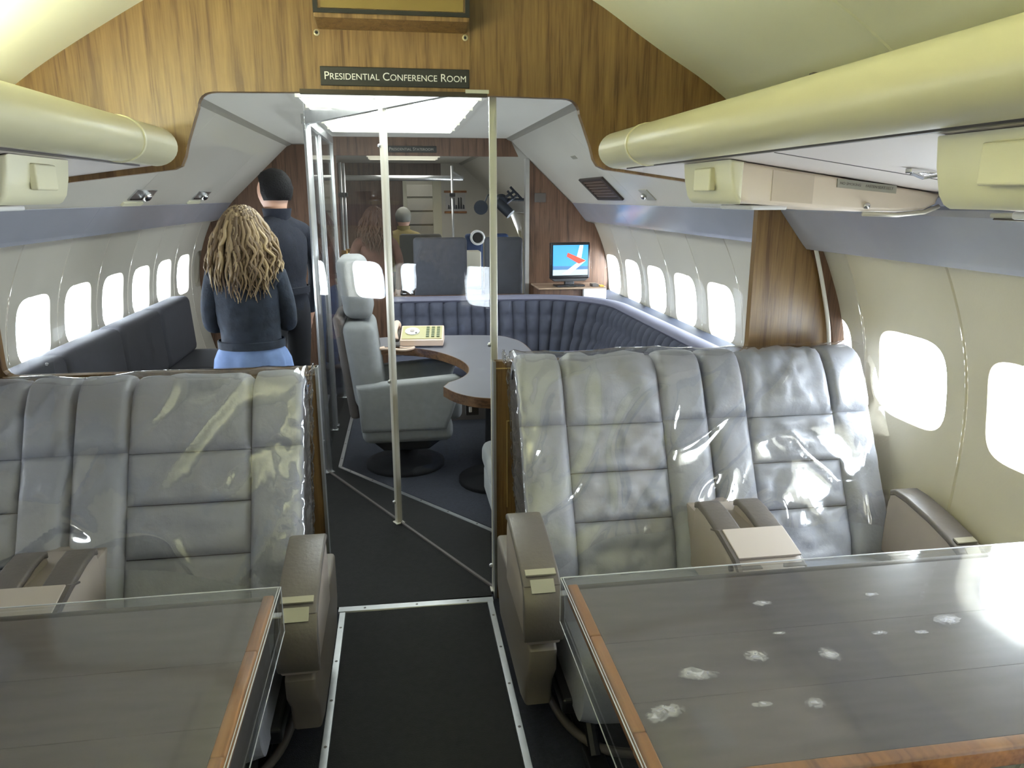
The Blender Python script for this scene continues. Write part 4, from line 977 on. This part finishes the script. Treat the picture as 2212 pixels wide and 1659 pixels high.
for a, b in ((.10, .155), (.52, .64)): obj('door_frame', *box(a, b, Y3 - .03, Y3 + .06, 0, 1.875), mat('cream_frame', C(226, 222, 196), .5), wf)
obj('door_frame', *box(.155, .52, Y3 - .03, Y3 + .06, 1.815, 1.875), MATS['cream_frame'], wf)
struct(obj('wall_galley', *box(-.6, 1.4, Y3 + 2.2, Y3 + 2.25, 0, 2.1), mat('galley_grey', C(150, 148, 136), .6)))
struct(obj('ceiling_galley', *box(-.6, 1.4, Y3 + .05, Y3 + 2.3, 2.06, 2.1), CEILW))
for nm, x in (('wall_galley_left', -.45), ('wall_galley_right', 1.1)): struct(obj(nm, *box(x - .03, x + .03, Y3 + .05, Y3 + 2.3, 0, 2.1), MATS['galley_grey']))
gl = thing('galley_unit', 'grey galley unit with drawers seen through the far doorway', 'cabinet', (.33, Y3 + 1.8, 0))
obj('body', *box(.05, .75, Y3 + 1.7, Y3 + 2.1, 0, 1.9), MATS['galley_grey'], gl)
for i in range(6): obj('drawer', *rbox(.10, .60, Y3 + 1.675, Y3 + 1.70, .5 + i * .22, .69 + i * .22, .006), mat('galley_front', C(176, 174, 164), .4), gl)
ceiling_light('fluorescent panel in the galley beyond the far doorway', 0, .6, Y3 + .5, Y3 + 1.4, 2.06, LAMP_FAR, (1, .98, .88), 2)
ceiling_light('fluorescent panel over the far room', -.30, .50, 7.6, 9.6, cz, LAMP_FAR, (1, .98, .9), 4)
pic = thing('wall_picture', 'framed black and white picture with wood rails on the far white wall', 'picture', (.83, Y3, 1.55))
obj('print', *box(.70, .98, Y3 - .012, Y3 - .004, 1.40, 1.66), mat('print_white', C(205, 203, 200), .6), pic)
for z in (1.37, 1.655): obj('rail', *rbox(.68, 1.0, Y3 - .025, Y3 - .003, z, z + .03, .004), WOODT, pic)
for i in range(7):
    x = .73 + i * .035; h = .05 + .12 * abs(math.sin(i * 2.1)); obj('figure', *prism([(x, 1.43), (x + .03, 1.43), (x + .025, 1.43 + h), (x + .005, 1.44 + h)], 'Y', Y3 - .014, Y3 - .0125), mat('print_black', C(40, 40, 44), .6), pic)
lm = thing('swing_lamp', 'dark jointed lamp with two heads on the far sloped panel', 'lamp', (1.05, 8.0, 1.5))
DK = mat('gunmetal', C(52, 58, 68), .4, metal=.4)
obj('wall_arm', *tube([(1.12, 8.0, 1.57), (1.425, 8.0, 1.57)], .016, 8), MATS['gunmetal'], lm)
obj('mount', *lathe((1.10, 8.0, 1.56), [(.07, .03), (.07, -.03), (.04, -.06)], 18, 'Y'), DK, lm, auto=40)
obj('head', *tube([(1.06, 7.98, 1.55), (1.19, 7.92, 1.42)], .055, 16), DK, lm, auto=40)
obj('arm', *tube([(1.12, 7.97, 1.58), (1.24, 7.95, 1.66)], .014, 8), DK, lm); obj('arm', *tube([(1.15, 7.97, 1.53), (1.28, 7.95, 1.63)], .014, 8), DK, lm)
obj('crossbar', *tube([(1.19, 7.95, 1.70), (1.31, 7.95, 1.58)], .013, 8), DK, lm); obj('crossbar', *tube([(1.16, 7.95, 1.66), (1.23, 7.95, 1.58)], .012, 8), DK, lm)
obj('dish', *lathe((.88, 7.98, 1.49), [(.075, -.02), (.06, .02), (.02, .04)], 18, 'Y'), DK, lm, auto=40); obj('arm', *tube([(.92, 7.99, 1.53), (.96, 8.0, 1.62), (1.06, 8.0, 1.60)], .009, 8), DK, lm)
rl = thing('barrier_rail', 'metal barrier posts and rail in the far room', 'barrier', (.1, 7.6, 0))
for x, y in ((-.52, 7.55), (-.50, 7.75), (.60, 8.2)):
    p = obj('post', *tube([(x, y, 0), (x, y, 1.92)], .013, 10), ALU, rl, smooth=True); obj('clamp', *rbox(x - .03, x + .03, y - .03, y + .03, 1.05, 1.09, .006), BRASS, p); obj('clamp', *rbox(x - .03, x + .03, y - .03, y + .03, 1.60, 1.64, .006), BLACK, p)
obj('rail', *tube([(-.55, 8.6, 1.80), (.75, 8.6, 1.80)], .03, 10), ALU, rl, smooth=True); obj('rail', *tube([(.60, 8.2, 1.86), (.75, 8.6, 1.80)], .012, 8), ALU, rl)

# ================================================================== PEOPLE
def skin_mesh(chains, sub=2):
    """grow one continuous surface from joint chains [(pos, r or (rx, ry)), ...]; returns verts, faces"""
    V, E_, Rr, key = [], [], [], {}
    def vid(p, r):
        k = tuple(round(c, 4) for c in p)
        if k not in key: key[k] = len(V); V.append(p); Rr.append(r if isinstance(r, tuple) else (r, r))
        return key[k]
    for ch in chains:
        ids = [vid(p, r) for p, r in ch]
        for a, b in zip(ids[:-1], ids[1:]): E_.append((a, b))
    me = bpy.data.meshes.new('skin_tmp'); me.from_pydata(V, E_, []); o = bpy.data.objects.new('skin_tmp', me); COL.objects.link(o)
    o.modifiers.new('s', 'SKIN'); o.modifiers.new('u', 'SUBSURF').levels = sub
    sv = me.skin_vertices[0].data
    for i, r in enumerate(Rr): sv[i].radius = r; sv[i].use_root = (i == 0)
    dg = bpy.context.evaluated_depsgraph_get(); dg.update()
    m2 = bpy.data.meshes.new_from_object(o.evaluated_get(dg))
    out = ([tuple(v.co) for v in m2.vertices], [tuple(p.vertices) for p in m2.polygons])
    bpy.data.objects.remove(o); bpy.data.meshes.remove(me); bpy.data.meshes.remove(m2); return out
SKIN = mat('skin', C(206, 160, 134), .5); DENIM = mat('denim', C(62, 80, 112), .8, var=.15, vscale=60)
SHOE = mat('shoe_grey', C(110, 112, 112), .6); SOLE = mat('shoe_sole', C(205, 205, 198), .6)
def person(label, x, y, ang, H, cloth, legs, hair_mats, long_hair, arms='crossed', hem=None, wid=1.0, seed=1, skirt=None):
    k = H / 1.60
    t = thing('person', label, 'person', (x, y, .006))
    ca, sa = math.cos(ang), math.sin(ang)
    def W(p): return (x + p[0] * ca - p[1] * sa, y + p[0] * sa + p[1] * ca, .006 + p[2])
    def J(px, py, pz, r, ry=None): return ((px * k * wid, py * k, pz * k), (r * k * wid, (ry or r) * k))
    spine = [J(0, 0, .90, .135, .10), J(0, .0, 1.02, .118, .092), J(0, .01, 1.16, .132, .10), J(0, 0, 1.285, .10, .085), J(0, .0, 1.365, .05, .05), J(0, .012, 1.43, .064, .072), J(0, .02, 1.49, .074, .088), J(0, .015, 1.545, .066, .08), J(0, .01, 1.588, .035, .045)]
    nose = [spine[6], J(0, .105, 1.475, .014, .016)]
    chains = [spine, nose]
    for s in (-1, 1):
        chains.append([spine[6], J(s * .078, .01, 1.49, .012, .022)])
        leg = [spine[0], J(s * .082, 0, .80, .088), J(s * .088, .012, .47, .056), J(s * .09, -.012, .26, .05), J(s * .09, -.02, .09, .04), J(s * .098, .10, .045, .036), J(s * .10, .16, .038, .028)]
        chains.append(leg)
        sh = J(s * (.148 if arms == 'crossed' else .165), 0, 1.275, .058)
        if arms == 'crossed': ar = [J(s * .178, -.005, 1.13, .048), J(s * .182, .03, 1.03, .044), J(s * .10, .15, 1.05, .04), J(s * .02, .175, 1.07, .03)]; hd = Vector((-s * .9, .2, .2))
        else: ar = [J(s * .215, -.01, 1.12, .048), J(s * .225, -.01, 1.02, .044), J(s * .225, .04, .87, .036), J(s * .22, .07, .78, .028)]; hd = Vector((0, .35, -.9))
        chains.append([spine[3], sh] + ar)
        wr = Vector(ar[-1][0]); hd.normalize(); side_v = hd.cross(Vector((0, 1, 0))) if abs(hd.y) < .8 else hd.cross(Vector((0, 0, 1))); side_v.normalize()
        palm = wr + hd * .055 * k; chains.append([ar[-1], (tuple(palm), (.03 * k, .018 * k))])
        for f in range(4):
            a = palm + side_v * (f - 1.5) * .019 * k + hd * .03 * k; L_ = (.055, .068, .064, .05)[f] * k
            b = a + hd * L_ * .55; c = b + hd * L_ * .4 + hd.cross(side_v) * L_ * .3
            chains.append([(tuple(palm), (.03 * k, .018 * k)), (tuple(a), .009 * k), (tuple(b), .008 * k), (tuple(c), .007 * k)])
        th = wr + hd * .03 * k - side_v * .035 * k
        chains.append([ar[-1], (tuple(th), .011 * k), (tuple(th + hd * .035 * k - side_v * .012 * k), .009 * k)])
    V, F = skin_mesh(chains)
    b = obj('body', [W(v) for v in V], F, [SKIN, cloth, legs, SHOE, SOLE], t, smooth=True)
    for p in b.data.polygons:
        c = sum((Vector(V[i]) for i in p.vertices), Vector()) / len(p.vertices) / k
        if c.z < .022: mi = 4
        elif c.z < .085: mi = 3
        elif c.z < .86 and abs(c.x) < .19 * wid and (arms == 'crossed' or abs(c.x) < .17): mi = 2
        elif c.z < .80: mi = 0
        elif c.z > 1.375: mi = 0
        elif arms == 'crossed' and abs(c.x) < .07 and c.y > .15: mi = 0
        else: mi = 1
        p.material_index = mi
    # jacket body with folds, collar and hem
    rings = []; N = 40
    for j in range(15):
        u = j / 14; z = .942 + (1.350 - .942) * u
        a = (.150, .142, .140, .142, .148, .152, .156, .160, .163, .165, .165, .158, .135, .10, .068)[j] * wid; bb = (.118, .112, .11, .112, .115, .118, .12, .12, .118, .114, .108, .10, .09, .078, .068)[j]
        rings.append([W(((a + .006 * noise.noise((i * .7, j * .9, seed))) * k * math.cos(2 * PI * i / N), (bb + .008 * noise.noise((i * .6, j * .8, seed + 5))) * k * math.sin(2 * PI * i / N) + .005, z * k + .006 * math.sin(i * .8 + seed) * (1 if 0 < j < 13 else .3))) for i in range(N)])
    jk = obj('jacket', *loft(rings, cap=False), cloth, t, smooth=True)
    col = [[W(((.066 + .012 * v) * k * math.cos(a), (.066 + .012 * v) * k * math.sin(a), (1.325 + .075 * v) * k)) for a in [2 * PI * i / 20 for i in range(20)]] for v in (0, .5, 1)]
    obj('collar', *loft(col, cap=False), cloth, jk, smooth=True)
    bd = [[W(((.153 + e) * wid * k * math.cos(a), (.121 + e) * k * math.sin(a) + .005, z * k)) for a in [2 * PI * i / N for i in range(N)]] for z, e in ((.935, .002), (.937, .006), (.972, .006), (.975, .0))]
    obj('hem_band', *loft(bd, cap=False), cloth, jk, auto=40)
    if hem:
        rr = [[W(((a + .010 * math.sin(i * 1.9 + seed) * f) * k * math.cos(2 * PI * i / N), (a * .74 + .010 * math.cos(i * 1.3) * f) * k * math.sin(2 * PI * i / N), z * k)) for i in range(N)] for z, a, f in ((.944, .146, 0), (.92, .160, .5), (.88, .174, 1), (.82, .182, 1.2), (.79, .178, 1.2))]
        obj('shirt_hem', *loft(rr, cap=False), hem, t, smooth=True)
    # hair
    rnd = random.Random(seed); c0 = Vector((0, .008, 1.505)) * k
    capV = []; n1, n2 = 18, 10
    rad = lambda th, ph: Vector((.092 * math.sin(th) * math.cos(ph), .108 * math.sin(th) * math.sin(ph), .106 * math.cos(th))) * k
    rings = []
    for i in range(n2 + 1):
        th = .05 + i / n2 * (1.75 if long_hair else 2.15)
        ring = []
        for j in range(n1):
            ph = 2 * PI * j / n1; q = rad(th if math.sin(ph) < .3 else min(th, .95), ph); q *= 1 + (.03 if long_hair else .07) * noise.noise((i * .9, j * .9, seed)); ring.append(W(c0 + q))
        rings.append(ring)
    obj('hair_cap', *loft(rings), hair_mats[0], t, smooth=True)
    groups = [[], [], []]
    if long_hair:
        for s in range(230):
            ph = PI + rnd.uniform(-.25, PI + .25); th = rnd.uniform(.1, 1.5)
            p = c0 + rad(th, ph) * 1.0; pts = []; L_ = rnd.uniform(.24, .40) * k; wph = rnd.uniform(0, 6.3); amp = rnd.uniform(.008, .018) * k
            out = Vector((math.cos(ph), math.sin(ph), 0)); tang = Vector((-math.sin(ph), math.cos(ph), 0)); n = 13
            endz = (1.14 + rnd.uniform(0, .10) + .075 * abs(math.cos(ph)) + (.05 if rnd.random() < .3 else 0)) * k
            q = Vector(p)
            tgt = out * rnd.uniform(.11, .15) * k; tgt.x *= 1.35
            for i in range(n + 1):
                u = i / n; z = p.z + (endz - p.z) * u
                bulge = u ** .85 * (1 - .22 * max(0, u - .75) / .25)
                xy = Vector((p.x, p.y)).lerp(Vector((tgt.x, tgt.y - .015 * k)), bulge)
                wv = math.sin(u * 15 + wph) * amp * min(1, u * 2.2)
                pts.append(W((xy.x + tang.x * wv + out.x * wv * .5, xy.y + tang.y * wv + out.y * wv * .5, z + .03 * k * math.sin(u * PI) * (1 - th / 1.6))))
            groups[rnd.choice((0, 0, 1, 1, 2))].append(tube(pts, [.0085 * k * (.7 + .5 * math.sin(PI * min(1, .25 + u_ / n * .75))) * (1 - .75 * (u_ / n) ** 3) for u_ in range(n + 1)], 5, False))
    for g, hm in zip(groups, hair_mats):
        if g: 
            o = obj('hair_locks', *merge(*g), hm, t, smooth=True); o['kind'] = 'stuff'
    return t
HB = [mat('hair_blonde', C(142, 120, 88), .5), mat('hair_honey', C(104, 83, 58), .5), mat('hair_light', C(172, 150, 112), .45)]
HD = [mat('hair_dark', C(20, 18, 19), .7, spec=.2, bump=.8, bscale=110)] * 3; HBR = [mat('hair_brown', C(92, 66, 46), .5)] * 3; HG = [mat('hair_grey', C(112, 112, 102), .6)] * 3
person('person with long wavy blonde hair in a dark denim jacket, seen from behind', -.70, 3.60, .06, 1.545, mat('dark_denim', C(38, 46, 60), .8, var=.3, vscale=22, bump=.7, bscale=22), DENIM, HB, True, 'crossed', mat('light_blue_shirt', C(118, 142, 190), .8, var=.12, vscale=20), 1.0, 2)
person('tall person with short dark hair in a navy jacket, behind the blonde person', -.705, 4.70, .8, 1.745, mat('navy_jacket', C(20, 24, 38), .85, var=.2, vscale=20, bump=.5, bscale=18), mat('dark_trousers', C(28, 28, 34), .85), HD, False, 'down', None, 1.04, 5)
person('distant person with brown hair and a reddish-brown top, beyond the acrylic screen', -.20, 6.95, .3, 1.50, mat('brown_top', C(104, 72, 58), .8, var=.2, vscale=14), DENIM, HBR, True, 'down', None, 1.05, 9)
person('distant person in a khaki jacket with a grey cap, in the far room', .07, 8.15, -.2, 1.48, mat('khaki_jacket', C(132, 118, 72), .8, var=.2, vscale=14), mat('dark_trousers', C(28, 28, 34), .85), HG, False, 'down', None, 1.1, 12)
